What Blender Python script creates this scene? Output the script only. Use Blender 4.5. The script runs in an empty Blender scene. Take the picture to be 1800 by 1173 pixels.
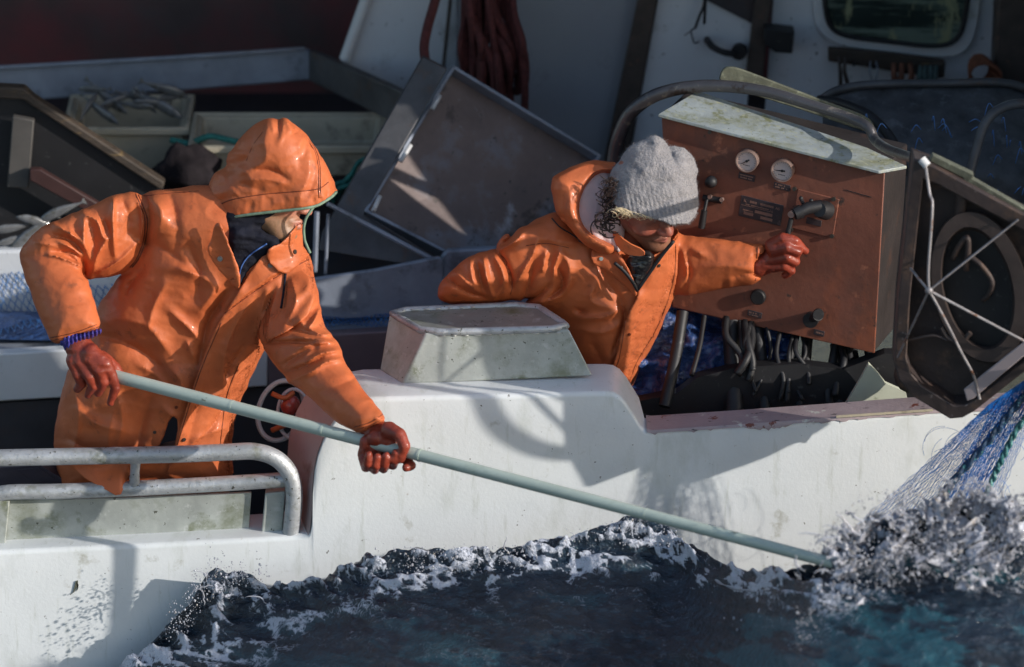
import bpy, math, random
import numpy as np
from mathutils import Vector
SC = bpy.context.scene
COL = SC.collection

# ---------------------------------------------------------------- camera, sky, sun
S, D, PITCH = 0.0017, 18.0, math.radians(20)
RX = np.array((1.0, 0, 0)); UP = np.array((0, math.sin(PITCH), math.cos(PITCH)))
FW = np.array((0, math.cos(PITCH), -math.sin(PITCH)))
CAM = -D * FW
cd = bpy.data.cameras.new('camera'); cam = bpy.data.objects.new('camera', cd); COL.objects.link(cam)
cam.location = CAM; cam.rotation_euler = (math.pi / 2 - PITCH, 0, 0)
cd.sensor_width = 36; cd.lens = 36 * D / (1800 * S); cd.clip_end = 2000
cd.dof.use_dof = True; cd.dof.focus_distance = D + 0.15; cd.dof.aperture_fstop = 1.8
SC.camera = cam
SUN = np.array((-1.9, 1.0, -0.775)); SUN /= np.linalg.norm(SUN)
el = math.asin(-SUN[2]); az = math.atan2(-SUN[0], -SUN[1])
w = bpy.data.worlds.new('World'); SC.world = w; w.use_nodes = True
nt = w.node_tree; bg = nt.nodes['Background']
sky = nt.nodes.new('ShaderNodeTexSky'); sky.sky_type = 'NISHITA'; sky.sun_disc = False
sky.sun_elevation = el; sky.sun_rotation = az
nt.links.new(sky.outputs[0], bg.inputs[0]); bg.inputs[1].default_value = 0.15
sl = bpy.data.lights.new('sun', 'SUN'); sl.energy = 3.8; sl.angle = math.radians(0.5); sl.color = (1.0, 0.94, 0.87)
so = bpy.data.objects.new('sun', sl); COL.objects.link(so)
so.rotation_euler = Vector(SUN).to_track_quat('-Z', 'Y').to_euler()
SC.view_settings.view_transform = 'Standard'; SC.view_settings.look = 'None'
SC.view_settings.exposure = 0.22; SC.view_settings.gamma = 1; SC.view_settings.use_curve_mapping = False
SC.cycles.max_bounces = 8; SC.cycles.caustics_reflective = False; SC.cycles.caustics_refractive = False
SC.cycles.sample_clamp_indirect = 4

# ---------------------------------------------------------------- placing helpers: photo measurements to metres
def ray(px, py):
    px = np.asarray(px, float); py = np.asarray(py, float)
    a = (px - 900) * S / D; b = (586.5 - py) * S / D
    return FW + a[..., None] * RX + b[..., None] * UP
def W(px, py, y):
    d = ray(px, py); t = (np.asarray(y, float) - CAM[1]) / d[..., 1]
    return CAM + d * t[..., None]
def WZ(px, py, z):
    d = ray(px, py); t = (np.asarray(z, float) - CAM[2]) / d[..., 2]
    return CAM + d * t[..., None]
def WD(px, py, w):
    return CAM + ray(px, py) * (D + np.asarray(w, float))[..., None]
def depth_of(px, py, y):
    d = ray(px, py); return (np.asarray(y, float) - CAM[1]) / d[..., 1] - D
def L3(lst): return np.array([W(*p) for p in lst])

# ---------------------------------------------------------------- noise
def _h(i, j, k, s):
    n = (i * 374761393 + j * 668265263 + k * 2147483647 + s * 1274126177) & 0xffffffff
    n = ((n ^ (n >> 13)) * 1274126177) & 0xffffffff
    return ((n ^ (n >> 16)) & 0xffff) / 65535.0
def vn(p, s=0):
    p = np.asarray(p, float); i = np.floor(p).astype(np.int64); f = p - i; u = f * f * (3 - 2 * f)
    r = 0
    for a in (0, 1):
        for b in (0, 1):
            for c in (0, 1):
                wt = (u[..., 0] if a else 1 - u[..., 0]) * (u[..., 1] if b else 1 - u[..., 1]) * (u[..., 2] if c else 1 - u[..., 2])
                r = r + wt * _h(i[..., 0] + a, i[..., 1] + b, i[..., 2] + c, s)
    return r * 2 - 1
def fbm(p, o=4, s=0):
    p = np.asarray(p, float); r = 0; a = 1.0
    for k in range(o): r = r + a * vn(p * 2 ** k, s + k); a *= .5
    return r
def sstep(a, b, x):
    t = np.clip((x - a) / (b - a), 0, 1); return t * t * (3 - 2 * t)

# ---------------------------------------------------------------- scene graph
ORG = {}
def tag(o, label, cat=None, group=None, kind=None):
    if label: o['label'] = label
    if cat: o['category'] = cat
    if group: o['group'] = group
    if kind: o['kind'] = kind
    return o
def thing(name, loc, label, cat, group=None, kind=None):
    o = bpy.data.objects.new(name, None); COL.objects.link(o); o.empty_display_size = .1
    o.location = loc; ORG[o.name] = np.array(loc, float)
    return tag(o, label, cat, group, kind)
def link(name, V, F, m, parent=None, smooth=False, bevel=0, seg=2, angle=40):
    V = np.asarray(V, float)
    if parent is not None: org = ORG[parent.name]
    else:
        lo, hi = V.min(0), V.max(0); org = np.array(((lo[0] + hi[0]) / 2, (lo[1] + hi[1]) / 2, lo[2]))
    me = bpy.data.meshes.new(name)
    me.from_pydata((V - org).tolist(), [], [list(map(int, f)) for f in F]); me.update()
    o = bpy.data.objects.new(name, me); COL.objects.link(o)
    if parent is not None: o.parent = parent
    else: o.location = org
    ORG[o.name] = org
    if m is not None: me.materials.append(m)
    if smooth == 'angle':
        for p in me.polygons: p.use_smooth = True
        try: me.set_sharp_from_angle(angle=math.radians(angle))
        except Exception: pass
    elif smooth:
        for p in me.polygons: p.use_smooth = True
    if bevel:
        b = o.modifiers.new('bevel', 'BEVEL'); b.width = bevel; b.segments = seg; b.limit_method = 'ANGLE'; b.angle_limit = math.radians(30)
        b.harden_normals = False
        for p in me.polygons: p.use_smooth = True
        try: me.set_sharp_from_angle(angle=math.radians(35))
        except Exception: pass
    return o
class MB:
    def __init__(s): s.V = []; s.F = []
    def add(s, V, F):
        n = len(s.V); s.V += [tuple(v) for v in V]; s.F += [[n + i for i in f] for f in F]; return s
    def hexa(s, c):            # 4 front corners then 4 back corners
        return s.add(c, [(0, 3, 2, 1), (4, 5, 6, 7), (0, 1, 5, 4), (1, 2, 6, 5), (2, 3, 7, 6), (3, 0, 4, 7)])
    def box(s, lo, hi):
        (a, b, c), (d, e, f) = lo, hi
        return s.hexa([(a, b, c), (d, b, c), (d, b, f), (a, b, f), (a, e, c), (d, e, c), (d, e, f), (a, e, f)])
    def prism(s, front, back):  # two matching rings
        n = len(front)
        F = [list(range(n))[::-1], list(range(n, 2 * n))] + [(i, (i + 1) % n, n + (i + 1) % n, n + i) for i in range(n)]
        return s.add(list(front) + list(back), F)
    def pxp(s, poly, y, d):     # outline measured on the photo, standing at distance y, d thick
        f = np.array([W(p[0], p[1], p[2] if len(p) > 2 else y) for p in poly])
        off = np.array(d if hasattr(d, '__len__') else (0, d, 0), float)
        return s.prism(f, f + off)
    def tube(s, P, r, n=10, caps=True):
        P = np.asarray(P, float); m = len(P); r = np.broadcast_to(np.asarray(r, float), (m,))
        T = np.gradient(P, axis=0); T /= np.linalg.norm(T, axis=1)[:, None] + 1e-12
        a = np.array((0, 0, 1.0)) if abs(T[0][2]) < .9 else np.array((1.0, 0, 0))
        N = np.cross(T[0], a); N /= np.linalg.norm(N); V = []
        ang = np.arange(n) / n * 2 * math.pi
        for i in range(m):
            N = N - T[i] * N.dot(T[i]); N /= np.linalg.norm(N) + 1e-12; B = np.cross(T[i], N)
            V.append(P[i] + r[i] * (np.cos(ang)[:, None] * N + np.sin(ang)[:, None] * B))
        V = np.concatenate(V); F = []
        for i in range(m - 1):
            for k in range(n):
                F.append((i * n + k, i * n + (k + 1) % n, (i + 1) * n + (k + 1) % n, (i + 1) * n + k))
        if caps: F += [list(range(n))[::-1], [(m - 1) * n + k for k in range(n)]]
        return s.add(V, F)
    def ball(s, c, r, nu=14, nv=9, axis=None):
        r = np.broadcast_to(np.asarray(r, float), (3,)); V = []; F = []
        for j in range(nv + 1):
            th = math.pi * j / nv
            for i in range(nu):
                ph = 2 * math.pi * i / nu
                V.append((c[0] + r[0] * math.sin(th) * math.cos(ph), c[1] + r[1] * math.sin(th) * math.sin(ph), c[2] + r[2] * math.cos(th)))
        for j in range(nv):
            for i in range(nu): F.append((j * nu + i, (j + 1) * nu + i, (j + 1) * nu + (i + 1) % nu, j * nu + (i + 1) % nu))
        return s.add(V, F)
    def disc(s, c, n, r, h, seg=28, bev=0):   # short cylinder from c along -n, front at c
        c = np.asarray(c, float); n = np.asarray(n, float); n = n / np.linalg.norm(n)
        a = np.cross(n, (0, 0, 1.0)); a /= np.linalg.norm(a); b = np.cross(a, n)
        an = np.arange(seg) / seg * 2 * math.pi
        ring = lambda rr, hh: c - n * hh + rr * (np.cos(an)[:, None] * a + np.sin(an)[:, None] * b)
        return s.prism(ring(r, 0), ring(r, h))
    def build(s, name, m, parent=None, **k): return link(name, s.V, s.F, m, parent, **k)
def chaikin(P, n=2, closed=True):
    P = np.asarray(P, float)
    for _ in range(n):
        if closed: Q = np.roll(P, -1, 0); P = np.stack((P * .75 + Q * .25, P * .25 + Q * .75), 1).reshape(-1, P.shape[1])
        else:
            A, B = P[:-1], P[1:]; M = np.stack((A * .75 + B * .25, A * .25 + B * .75), 1).reshape(-1, P.shape[1]); P = np.concatenate((P[:1], M, P[-1:]))
    return P
def spline(P, n=8):             # catmull-rom through P
    P = np.asarray(P, float); Q = np.concatenate((2 * P[:1] - P[1:2], P, 2 * P[-1:] - P[-2:-1])); out = []
    for i in range(1, len(Q) - 2):
        p0, p1, p2, p3 = Q[i - 1], Q[i], Q[i + 1], Q[i + 2]
        for t in np.arange(n) / n:
            out.append(.5 * (2 * p1 + (p2 - p0) * t + (2 * p0 - 5 * p1 + 4 * p2 - p3) * t * t + (3 * p1 - p0 - 3 * p2 + p3) * t ** 3))
    out.append(Q[-2]); return np.array(out)

# ---------------------------------------------------------------- materials
def pm(name, col, rough=.5, metal=0, var=.18, vs=6, spots=(), bump=(), spec=.5, coat=0, attr=None, trans=0, sheen=0, stretch=None, rv=.12, sss=0, coatr=.1):
    m = bpy.data.materials.new(name); m.use_nodes = True; n = m.node_tree.nodes; lk = m.node_tree.links.new
    b = n['Principled BSDF']; tc = n.new('ShaderNodeTexCoord'); co = tc.outputs['Object']
    if stretch:
        mp = n.new('ShaderNodeMapping'); mp.inputs['Scale'].default_value = stretch; lk(co, mp.inputs[0]); cs = mp.outputs[0]
    else: cs = co
    def noise(sc, det=6, ro=.6, c=None):
        x = n.new('ShaderNodeTexNoise'); x.inputs['Scale'].default_value = sc; x.inputs['Detail'].default_value = det; x.inputs['Roughness'].default_value = ro
        lk(c if c is not None else cs, x.inputs['Vector']); return x.outputs[0]
    def ramp(src, a, bb):
        r = n.new('ShaderNodeMapRange'); r.inputs[1].default_value = a; r.inputs[2].default_value = bb; r.clamp = True; lk(src, r.inputs[0]); return r.outputs[0]
    def mix(f, c1, c2):
        x = n.new('ShaderNodeMix'); x.data_type = 'RGBA'
        for i, v in ((6, c1), (7, c2)):
            if isinstance(v, (tuple, list)): x.inputs[i].default_value = (*v[:3], 1)
            else: lk(v, x.inputs[i])
        if isinstance(f, float): x.inputs[0].default_value = f
        else: lk(f, x.inputs[0])
        return x.outputs[2]
    c = mix(ramp(noise(vs), .3, .7), tuple(v * (1 - var) for v in col), tuple(min(1, v * (1 + var)) for v in col))
    rsrc = None
    for sp in spots:             # (colour, scale, low, high[, own stretch])
        if len(sp) > 4:
            mp2 = n.new('ShaderNodeMapping'); mp2.inputs['Scale'].default_value = sp[4]; lk(co, mp2.inputs[0]); cc = mp2.outputs[0]
        else: cc = cs
        c = mix(ramp(noise(sp[1], 8, .65, cc), .5 + .74 * (sp[2] - .5), .5 + .74 * (sp[3] - .5)), c, sp[0])
    if attr:                      # (name, colour)
        for an, ac in attr:
            at = n.new('ShaderNodeAttribute'); at.attribute_name = an; c = mix(at.outputs['Fac'], c, ac)
    lk(c, b.inputs['Base Color'])
    rr = n.new('ShaderNodeMapRange'); rr.inputs[3].default_value = max(.02, rough - rv); rr.inputs[4].default_value = min(1, rough + rv); lk(noise(vs * 2.3), rr.inputs[0]); lk(rr.outputs[0], b.inputs['Roughness'])
    b.inputs['Metallic'].default_value = metal; b.inputs['Specular IOR Level'].default_value = spec
    if coat: b.inputs['Coat Weight'].default_value = coat; b.inputs['Coat Roughness'].default_value = coatr
    if trans: b.inputs['Transmission Weight'].default_value = trans; b.inputs['IOR'].default_value = 1.33
    if sheen: b.inputs['Sheen Weight'].default_value = sheen
    if sss: b.inputs['Subsurface Weight'].default_value = sss; b.inputs['Subsurface Radius'].default_value = (.02, .01, .006)
    nrm = None
    for st, sc in bump:
        x = n.new('ShaderNodeBump'); x.inputs['Strength'].default_value = st; x.inputs['Distance'].default_value = .01; lk(noise(sc, 5), x.inputs['Height'])
        if nrm is not None: lk(nrm, x.inputs['Normal'])
        nrm = x.outputs[0]
    if nrm is not None: lk(nrm, b.inputs['Normal'])
    return m
DARK = (.03, .025, .022)
M = {}
M['hull'] = pm('hull_paint', (.74, .77, .775), .40, var=.06, vs=3, spots=[((.54, .57, .53), 4, .56, .9, (1.6, 1, .8)), ((.56, .59, .55), 14, .60, .85, (2.5, 1, .35)), ((.40, .40, .34), 9, .68, .85), ((.10, .09, .07), 46, .75, .77), ((.34, .27, .20), 20, .73, .85), ((.16, .15, .13), 120, .75, .78)], bump=[(.10, 5), (.08, 90)])
M['hullin'] = pm('bulwark_paint', (.62, .64, .66), .45, var=.08, vs=4, spots=[((.32, .33, .27), 9, .6, .85), ((.1, .09, .08), 40, .71, .74)], bump=[(.1, 40)])
M['cap'] = pm('gunwale_cap_paint', (.36, .29, .30), .5, var=.15, spots=[((.05, .045, .045), 30, .66, .70, (.5, 1, 2)), ((.55, .55, .5), 18, .66, .72), ((.17, .05, .035), 14, .70, .74)], bump=[(.2, 60)])
M['alu'] = pm('aluminium_pipe', (.46, .48, .50), .48, 0.45, var=.2, vs=14, spots=[((.36, .375, .37), 26, .55, .7, (1, 1, 2)), ((.10, .10, .08), 60, .66, .70), ((.20, .21, .15), 11, .58, .8)], bump=[(.25, 60), (.15, 160)])
M['alubox'] = pm('weathered_aluminium', (.40, .425, .40), .45, .2, var=.2, vs=9, spots=[((.24, .26, .20), 7, .5, .75), ((.16, .18, .10), 13, .60, .82), ((.50, .52, .50), 30, .62, .75), ((.07, .07, .05), 70, .69, .73)], bump=[(.1, 50), (.12, 6)])
M['steel'] = pm('dull_steel', (.26, .295, .36), .5, .2, var=.22, vs=6, spots=[((.08, .085, .095), 8, .55, .8), ((.36, .37, .38), 40, .7, .78)], bump=[(.15, 30)])
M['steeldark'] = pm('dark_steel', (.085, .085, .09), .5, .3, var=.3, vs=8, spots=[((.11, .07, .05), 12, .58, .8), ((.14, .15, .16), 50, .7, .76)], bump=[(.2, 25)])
M['tray'] = pm('tray_steel', (.17, .13, .12), .5, .25, var=.3, vs=3.5, spots=[((.19, .20, .23), 3.4, .5, .66), ((.34, .35, .38), 12, .64, .8, (1, 1, .4)), ((.06, .05, .045), 9, .62, .74), ((.05, .05, .045), 30, .68, .74)], bump=[(.15, 20)])
M['wood'] = pm('wet_timber', (.05, .037, .027), .65, var=.35, vs=9, stretch=(1, 1, 6), spots=[((.18, .12, .05), 12, .63, .75)], bump=[(.5, 30)])
M['black'] = pm('black_rubber', (.012, .012, .014), .55, var=.25, spots=[((.06, .06, .06), 40, .66, .75)])
M['void'] = pm('hold_paint', (.042, .040, .046), .7, var=.4, vs=3, spots=[((.06, .038, .034), 5, .5, .8)])
M['maroon'] = pm('bulkhead_paint', (.10, .068, .066), .6, var=.35, vs=1.6, spots=[((.20, .052, .056), 1.0, .47, .66)])
M['crate'] = pm('beige_crate_plastic', (.44, .39, .29), .5, var=.15, spots=[((.14, .12, .09), 9, .58, .8)], bump=[(.1, 30)])
M['wallblue'] = pm('wheelhouse_paint', (.66, .68, .71), .4, var=.07, vs=3, spots=[((.34, .33, .31), 6, .6, .9), ((.09, .08, .07), 45, .70, .73)], bump=[(.05, 20)])
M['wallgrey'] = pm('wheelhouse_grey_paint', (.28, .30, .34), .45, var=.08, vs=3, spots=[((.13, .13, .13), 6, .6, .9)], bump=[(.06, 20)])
M['brown'] = pm('brown_seal', (.06, .045, .038), .6, var=.3, vs=20, spots=[((.12, .07, .05), 25, .6, .75)])
M['redrope'] = pm('red_rope', (.10, .024, .024), .8, var=.4, vs=60, bump=[(.8, 160)])
M['green'] = pm('green_rope', (.03, .20, .17), .7, var=.4, vs=60, bump=[(.8, 160)])
M['panel'] = pm('console_panel_paint', (.20, .070, .044), .6, var=.25, vs=4, spots=[((.13, .055, .038), 3.2, .48, .70), ((.28, .085, .042), 5, .56, .74, (1, 1, .5)), ((.05, .035, .03), 22, .66, .76), ((.42, .16, .09), 14, .66, .8), ((.07, .05, .04), 90, .71, .74)], bump=[(.15, 30)])
M['lid'] = pm('mossy_lid_metal', (.36, .40, .40), .55, .2, var=.15, vs=10, spots=[((.25, .26, .17), 9, .46, .72, (.7, 1.4, 1)), ((.20, .21, .11), 24, .55, .72), ((.42, .43, .30), 55, .60, .70), ((.06, .06, .05), 70, .7, .75)], bump=[(.3, 40)])
M['moss'] = pm('mossy_plate', (.10, .105, .075), .7, var=.3, vs=15, spots=[((.20, .21, .15), 30, .6, .72)], bump=[(.3, 50)])
M['side'] = pm('console_side_shade', (.024, .018, .017), .6, var=.35, spots=[((.055, .026, .017), 8, .56, .8)], bump=[(.2, 30)])  # the hauler's shade is put into this near-black colour
M['rust'] = pm('hauler_iron', (.042, .030, .028), .6, .1, var=.35, vs=7, spots=[((.11, .065, .045), 10, .55, .75), ((.17, .15, .15), 45, .70, .78)], bump=[(.3, 25)])
M['ring'] = pm('hauler_flange', (.055, .040, .036), .55, .1, var=.3, vs=9, spots=[((.05, .04, .035), 18, .58, .7)], bump=[(.2, 25)])
M['rod'] = pm('galvanised_rod', (.24, .23, .24), .5, .4, var=.25, vs=30, spots=[((.16, .08, .05), 22, .58, .7)])
M['white'] = pm('white_plastic', (.62, .62, .62), .4, var=.08, spots=[((.2, .12, .1), 30, .66, .72)])
M['dial'] = pm('gauge_dial', (.62, .50, .46), .4, var=.06)
M['bezel'] = pm('gauge_bezel', (.42, .30, .26), .35, .6, var=.15)
M['plate'] = pm('engraved_plate', (.045, .035, .04), .45, .2, var=.2, spots=[((.10, .07, .07), 60, .6, .7)])
M['plateink'] = pm('plate_lettering', (.25, .14, .11), .5, .2, var=.2)
M['pole'] = pm('pale_green_pole', (.43, .50, .44), .35, var=.1, vs=10, stretch=(.3, 1, 1), spots=[((.28, .34, .28), 9, .6, .8), ((.16, .17, .13), 60, .72, .76)], bump=[(.1, 60)])
M['netblue'] = pm('blue_netting', (.03, .19, .58), .6, var=.35, vs=30, spec=.1)
M['netfar'] = pm('blue_net_line', (.03, .15, .40), .45, var=.4, vs=30)
M['netdark'] = pm('heaped_blue_net', (.02, .055, .16), .3, var=.5, vs=14, spec=.8, bump=[(1, 60), (1, 14)])
M['fish'] = pm('fish_skin', (.14, .145, .15), .25, var=.4, vs=18, spots=[((.09, .09, .08), 30, .55, .65)], coat=.5)
M['red'] = pm('red_float', (.36, .05, .035), .25, var=.2, coat=.4)
M['oil'] = pm('orange_oilskin', (.53, .135, .046), .54, var=.12, vs=7, spots=[((.47, .10, .03), 5, .50, .8), ((.30, .085, .035), 20, .64, .80), ((.07, .03, .02), 85, .75, .79)], bump=[(.12, 26), (.12, 80)], spec=.35, coat=.07, coatr=.10)
M['oilseam'] = pm('oilskin_seam', (.17, .034, .010), .6, var=.2)
M['lining'] = pm('pale_coat_lining', (.62, .50, .50), .7, var=.1, vs=12, spots=[((.4, .28, .27), 16, .6, .8)])
M['trim'] = pm('green_edge_trim', (.16, .24, .17), .6, var=.3, vs=60)
M['glove'] = pm('red_rubber_glove', (.26, .042, .021), .47, var=.25, vs=16, spots=[((.17, .028, .016), 12, .52, .78)], bump=[(.2, 70), (.2, 24)], coat=.2, spec=.4)
M['skin'] = pm('wind_burnt_skin', (.50, .25, .17), .45, var=.12, vs=25, attr=[('beard', (.26, .145, .075)), ('blush', (.42, .12, .08)), ('lip', (.48, .17, .13))], bump=[(.12, 120)], sss=.08)
M['skindark'] = pm('tanned_skin', (.36, .14, .095), .42, var=.12, vs=25, attr=[('beard', (.20, .10, .055)), ('blush', (.32, .08, .055)), ('lip', (.36, .12, .09))], bump=[(.12, 120)], sss=.08)
M['navy'] = pm('navy_fleece', (.010, .011, .019), .85, var=.4, vs=20, spec=.2, bump=[(.3, 80)])
M['blackwet'] = pm('black_undershirt', (.012, .012, .014), .3, var=.3, vs=20, bump=[(.5, 40)], coat=.4)
M['bluecuff'] = pm('blue_knit_cuff', (.05, .045, .26), .5, var=.3, vs=30, bump=[(.4, 60)])
M['wool'] = pm('grey_knit_wool', (.28, .265, .27), .95, var=.16, vs=40, spots=[((.25, .235, .24), 60, .52, .68)], bump=[(.8, 120)], sheen=.2)
M['hairdark'] = pm('dark_brown_hair', (.024, .011, .008), .5, var=.4, vs=60)
M['blond'] = pm('sun_bleached_hair', (.66, .53, .34), .4, var=.3, vs=60)
M['snap'] = pm('dull_snap_metal', (.55, .55, .52), .35, .7, var=.1)
M['snapdark'] = pm('dark_snap_metal', (.10, .09, .08), .35, .7, var=.1)
M['eye'] = pm('eye_white', (.6, .58, .55), .2, var=.05)
# ---------------------------------------------------------------- the boat
rng = random.Random(4)
boat = thing('fishing_boat', (0, .6, -1.2), 'white fishing boat with chipped hull, open work deck and dark shelter', 'boat')
# hull: stations along the side, each a profile from the waterline over the rounded gunwale to the inside
ST = [(-900, 992), (-300, 980), (0, 969), (300, 955), (520, 943), (544, 941), (549, 934), (552, 915), (553, 860), (556, 825), (562, 797), (571, 773), (585, 747), (603, 722), (622, 707), (650, 700),
      (760, 697), (900, 694), (1040, 690), (1066, 690), (1080, 692), (1092, 699), (1104, 714), (1126, 750), (1134, 757), (1145, 759), (1300, 749), (1450, 738), (1640, 724), (2000, 708), (2700, 690)]
def finer(P):
    out = []
    for a, b in zip(P[:-1], P[1:]):
        n = max(1, int((b[0] - a[0]) / 40)); out += [(a[0] + (b[0] - a[0]) * i / n, a[1] + (b[1] - a[1]) * i / n) for i in range(n)]
    return out + [P[-1]]
V, F, NP = [], [], 0
for px, T in finer(ST):
    depth = .26 if 550 < px < 1128 else (.12 if px > 1128 else .20)
    sh = -.085 * (1 - sstep(560, 700, px)); r = .016
    top = W(px, T, 0); x, _, z = top
    P = [W(px, 1900, 0)] + [W(px, p, 0) for p in np.linspace(1180, T + 60, 5)]
    for a in np.linspace(0, 90, 6): P.append((x + sh * .06, r - r * math.cos(math.radians(a)), z - r + r * math.sin(math.radians(a))))
    for yy in np.linspace(.05, depth - .03, 4): P.append((x + sh * yy / depth, yy, z))
    for a in np.linspace(0, 90, 4): P.append((x + sh, depth - r + r * math.sin(math.radians(a)), z - r + r * math.cos(math.radians(a))))
    P.append((x + sh, depth, z - 1.1)); NP = len(P); V += [tuple(p) for p in P]
n = len(V) // NP
for i in range(n - 1):
    for k in range(NP - 1):
        F.append((i * NP + k, (i + 1) * NP + k, (i + 1) * NP + k + 1, i * NP + k + 1))
hull = link('hull', V, F, M['hull'], boat, smooth='angle', angle=50)
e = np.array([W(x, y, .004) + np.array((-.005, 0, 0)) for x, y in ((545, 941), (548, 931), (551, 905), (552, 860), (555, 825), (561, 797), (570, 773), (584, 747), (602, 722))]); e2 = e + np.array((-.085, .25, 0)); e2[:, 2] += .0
V = list(e) + list(e2); m_ = len(e); link('bulwark_end', V, [(i, i + 1, m_ + i + 1, m_ + i) for i in range(m_ - 1)], pm('bulwark_end_bounce', (.42, .33, .32), .45, var=.12, spots=[((.25, .14, .11), 12, .6, .8)]), boat, smooth=True)  # light bounced off the orange coat is mixed into this colour
# worn cap along the low gunwale on the right
V, F = [], []
xs = np.linspace(1137, 2300, 240)
for i, px in enumerate(xs):
    T = np.interp(px, [s[0] for s in ST], [s[1] for s in ST]); p = W(px, T, 0)
    dr = .004 + .014 * max(0, vn(np.array([px * .06, 3.1, 0])) + .35 * vn(np.array([px * .3, 1, 0]))) * (1 - .6 * sstep(1350, 1500, px))
    for q in ((p[0], -.003, p[2] - dr), (p[0], -.003, p[2] - .004), (p[0], .003, p[2] + .004), (p[0], .124, p[2] + .004), (p[0], .124, p[2] - .03)): V.append(q)
for i in range(len(xs) - 1):
    for k in range(4): F.append((i * 5 + k, i * 5 + 5 + k, i * 5 + 6 + k, i * 5 + 1 + k))
link('gunwale_cap', V, F, M['cap'], boat, smooth='angle')
b = MB(); b.pxp([(1470, 731), (1640, 719.5), (1640, 723), (1470, 735)], -.007, .004); b.build('rubbing_strip', M['crate'], boat)
# deck well, hold, inner panels
b = MB(); b.box((-3.5, .2, -1.25), (3.5, .95, -1.2)); b.build('well_floor', M['void'], boat)
b = MB(); b.box((-3.5, 1.38, -.36), (-.95, 3.6, -.30)); b.box((-.95, 1.12, -.36), (3.5, 3.6, -.30)); b.build('deck', M['void'], boat)
b = MB(); b.pxp([(-400, 640), (0, 622), (470, 595), (470, 680), (440, 682), (0, 706), (-400, 724)], .95, .05); b.build('coaming_face', M['hullin'], boat, bevel=.006)
b = MB(); b.pxp([(470, 595), (1100, 558), (1100, 640), (690, 664), (470, 680)], .952, .05); b.build('coaming_face', pm('coaming_painted_shade', (.17, .125, .14), .5, var=.12, spots=[((.09, .07, .07), 8, .6, .8)]), boat, bevel=.006)  # shade put into the colour: plum where the coaming lies in shadow
b = MB(); b.pxp([(-400, 727), (0, 709), (690, 667), (1120, 640), (1120, 1100), (-400, 1100)], .97, .02); b.build('well_side', M['void'], boat)
b = MB(); b.pxp([(-300, 446), (0, 441), (62, 440), (240, 436), (240, 560), (-300, 575)], 1.28, .06); b.build('inner_bulwark', M['hullin'], boat, bevel=.01)
b = MB(); b.pxp([(480, 498), (552, 490), (660, 474), (772, 452), (778, 458), (782, 556), (480, 566)], 1.08, .02); b.build('pound_board', M['steel'], boat, bevel=.006)
b = MB(); b.pxp([(774, 452), (786, 440), (1080, 426), (1080, 556), (778, 556)], 1.105, .03); b.build('hatch_side', M['steel'], boat, bevel=.008)
V, F = [], []                       # sloping deck between coaming and inner bulwark
for i, px in enumerate(np.linspace(-400, 1000, 60)):
    py = np.interp(px, [-400, 0, 690, 1000], [641, 623, 583, 566]); p = W(px, py, .96)
    for k in range(8):
        yy = .96 + .34 * k / 7; V.append((p[0], yy, p[2] - .004 + .008 * vn(np.array([p[0] * 6, yy * 6, 0]))))
for i in range(59):
    for k in range(7): F.append((i * 8 + k, i * 8 + 8 + k, i * 8 + 9 + k, i * 8 + 1 + k))
link('side_deck', V, F, M['netfar'] if False else M['steel'], boat, smooth=True)
b = MB(); b.pxp([(1090, 712), (1190, 692), (1226, 664), (1292, 647), (1400, 640), (1480, 650), (1555, 622), (1700, 622), (1700, 790), (1090, 790)], .36, .05); b.build('dark_gap_panel', M['black'], boat)  # black panel standing in for the unlit gap under the console
b = MB(); b.pxp([(1480, 722), (1512, 668), (1527, 640), (1541, 655), (1556, 674), (1592, 690), (1600, 722)], .30, .02); b.build('inner_bracket', pm('pale_bracket_paint', (.56, .58, .46), .5, var=.08, spots=[((.2, .22, .13), 20, .62, .8)]), boat)
b = MB(); b.box((-4, 3.3, -.6), (1.0, 3.4, 1.6)); b.build('bulkhead', M['maroon'], boat)
b = MB(); b.box((-4.5, 1.3, 1.7), (5.0, 4.2, 1.78)); b.build('added_shade_roof', M['wallblue'], boat)  # unseen roof, added to darken the deck and walls below
b = MB(); b.box((-.6, .55, .93), (1.74, .57, 1.69)); b.build('sun_blocker_board', M['wallblue'], boat)  # unseen board, added to stop sun reaching the crates
b = MB(); b.box((1.74, .32, -.9), (5.0, 4.0, 1.69)); b.build('wheelhouse_sun_block', M['wallblue'], boat)  # unseen wheelhouse block, placed to keep sun off the back deck
b = MB(); b.pxp([(662, -60), (598, 113), (715, 172), (806, 172), (806, -60)], 2.25, .04); b.build('shelter_screen', M['wallblue'], boat, bevel=.01)
b = MB(); b.tube(L3([(664, -60, 2.23), (606, 105, 2.23)]), .020, 10); b.build('screen_edge', M['hullin'], boat, smooth='angle')
b = MB(); b.tube(L3([(798, -60, 2.22), (778, 130, 2.22)]), .006, 8); b.build('screen_seam', M['brown'], boat, smooth='angle')
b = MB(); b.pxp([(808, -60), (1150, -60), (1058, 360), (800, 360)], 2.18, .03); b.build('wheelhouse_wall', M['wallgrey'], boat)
b = MB(); b.pxp([(1134, -60), (1166, -60), (1104, 285), (1062, 285)], 2.12, .04); b.build('door_post', M['brown'], boat, bevel=.004)
door = MB().pxp([(1168, -60), (1338, -60), (1327, 44), (1300, 320), (1100, 320)], 2.15, .03).build('door', M['wallblue'], boat)
b = MB(); P = spline(L3([(1243, 70, 2.10), (1252, 82, 2.07), (1272, 92, 2.06), (1290, 95, 2.07)]), 5)
b.tube(P, .011, 10); b.disc(W(1298, 93, 2.09), (-.2, -1, 0), .026, .03, 20); b.tube(L3([(1243, 72, 2.14), (1243, 70, 2.08)]), .012, 8)
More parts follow.
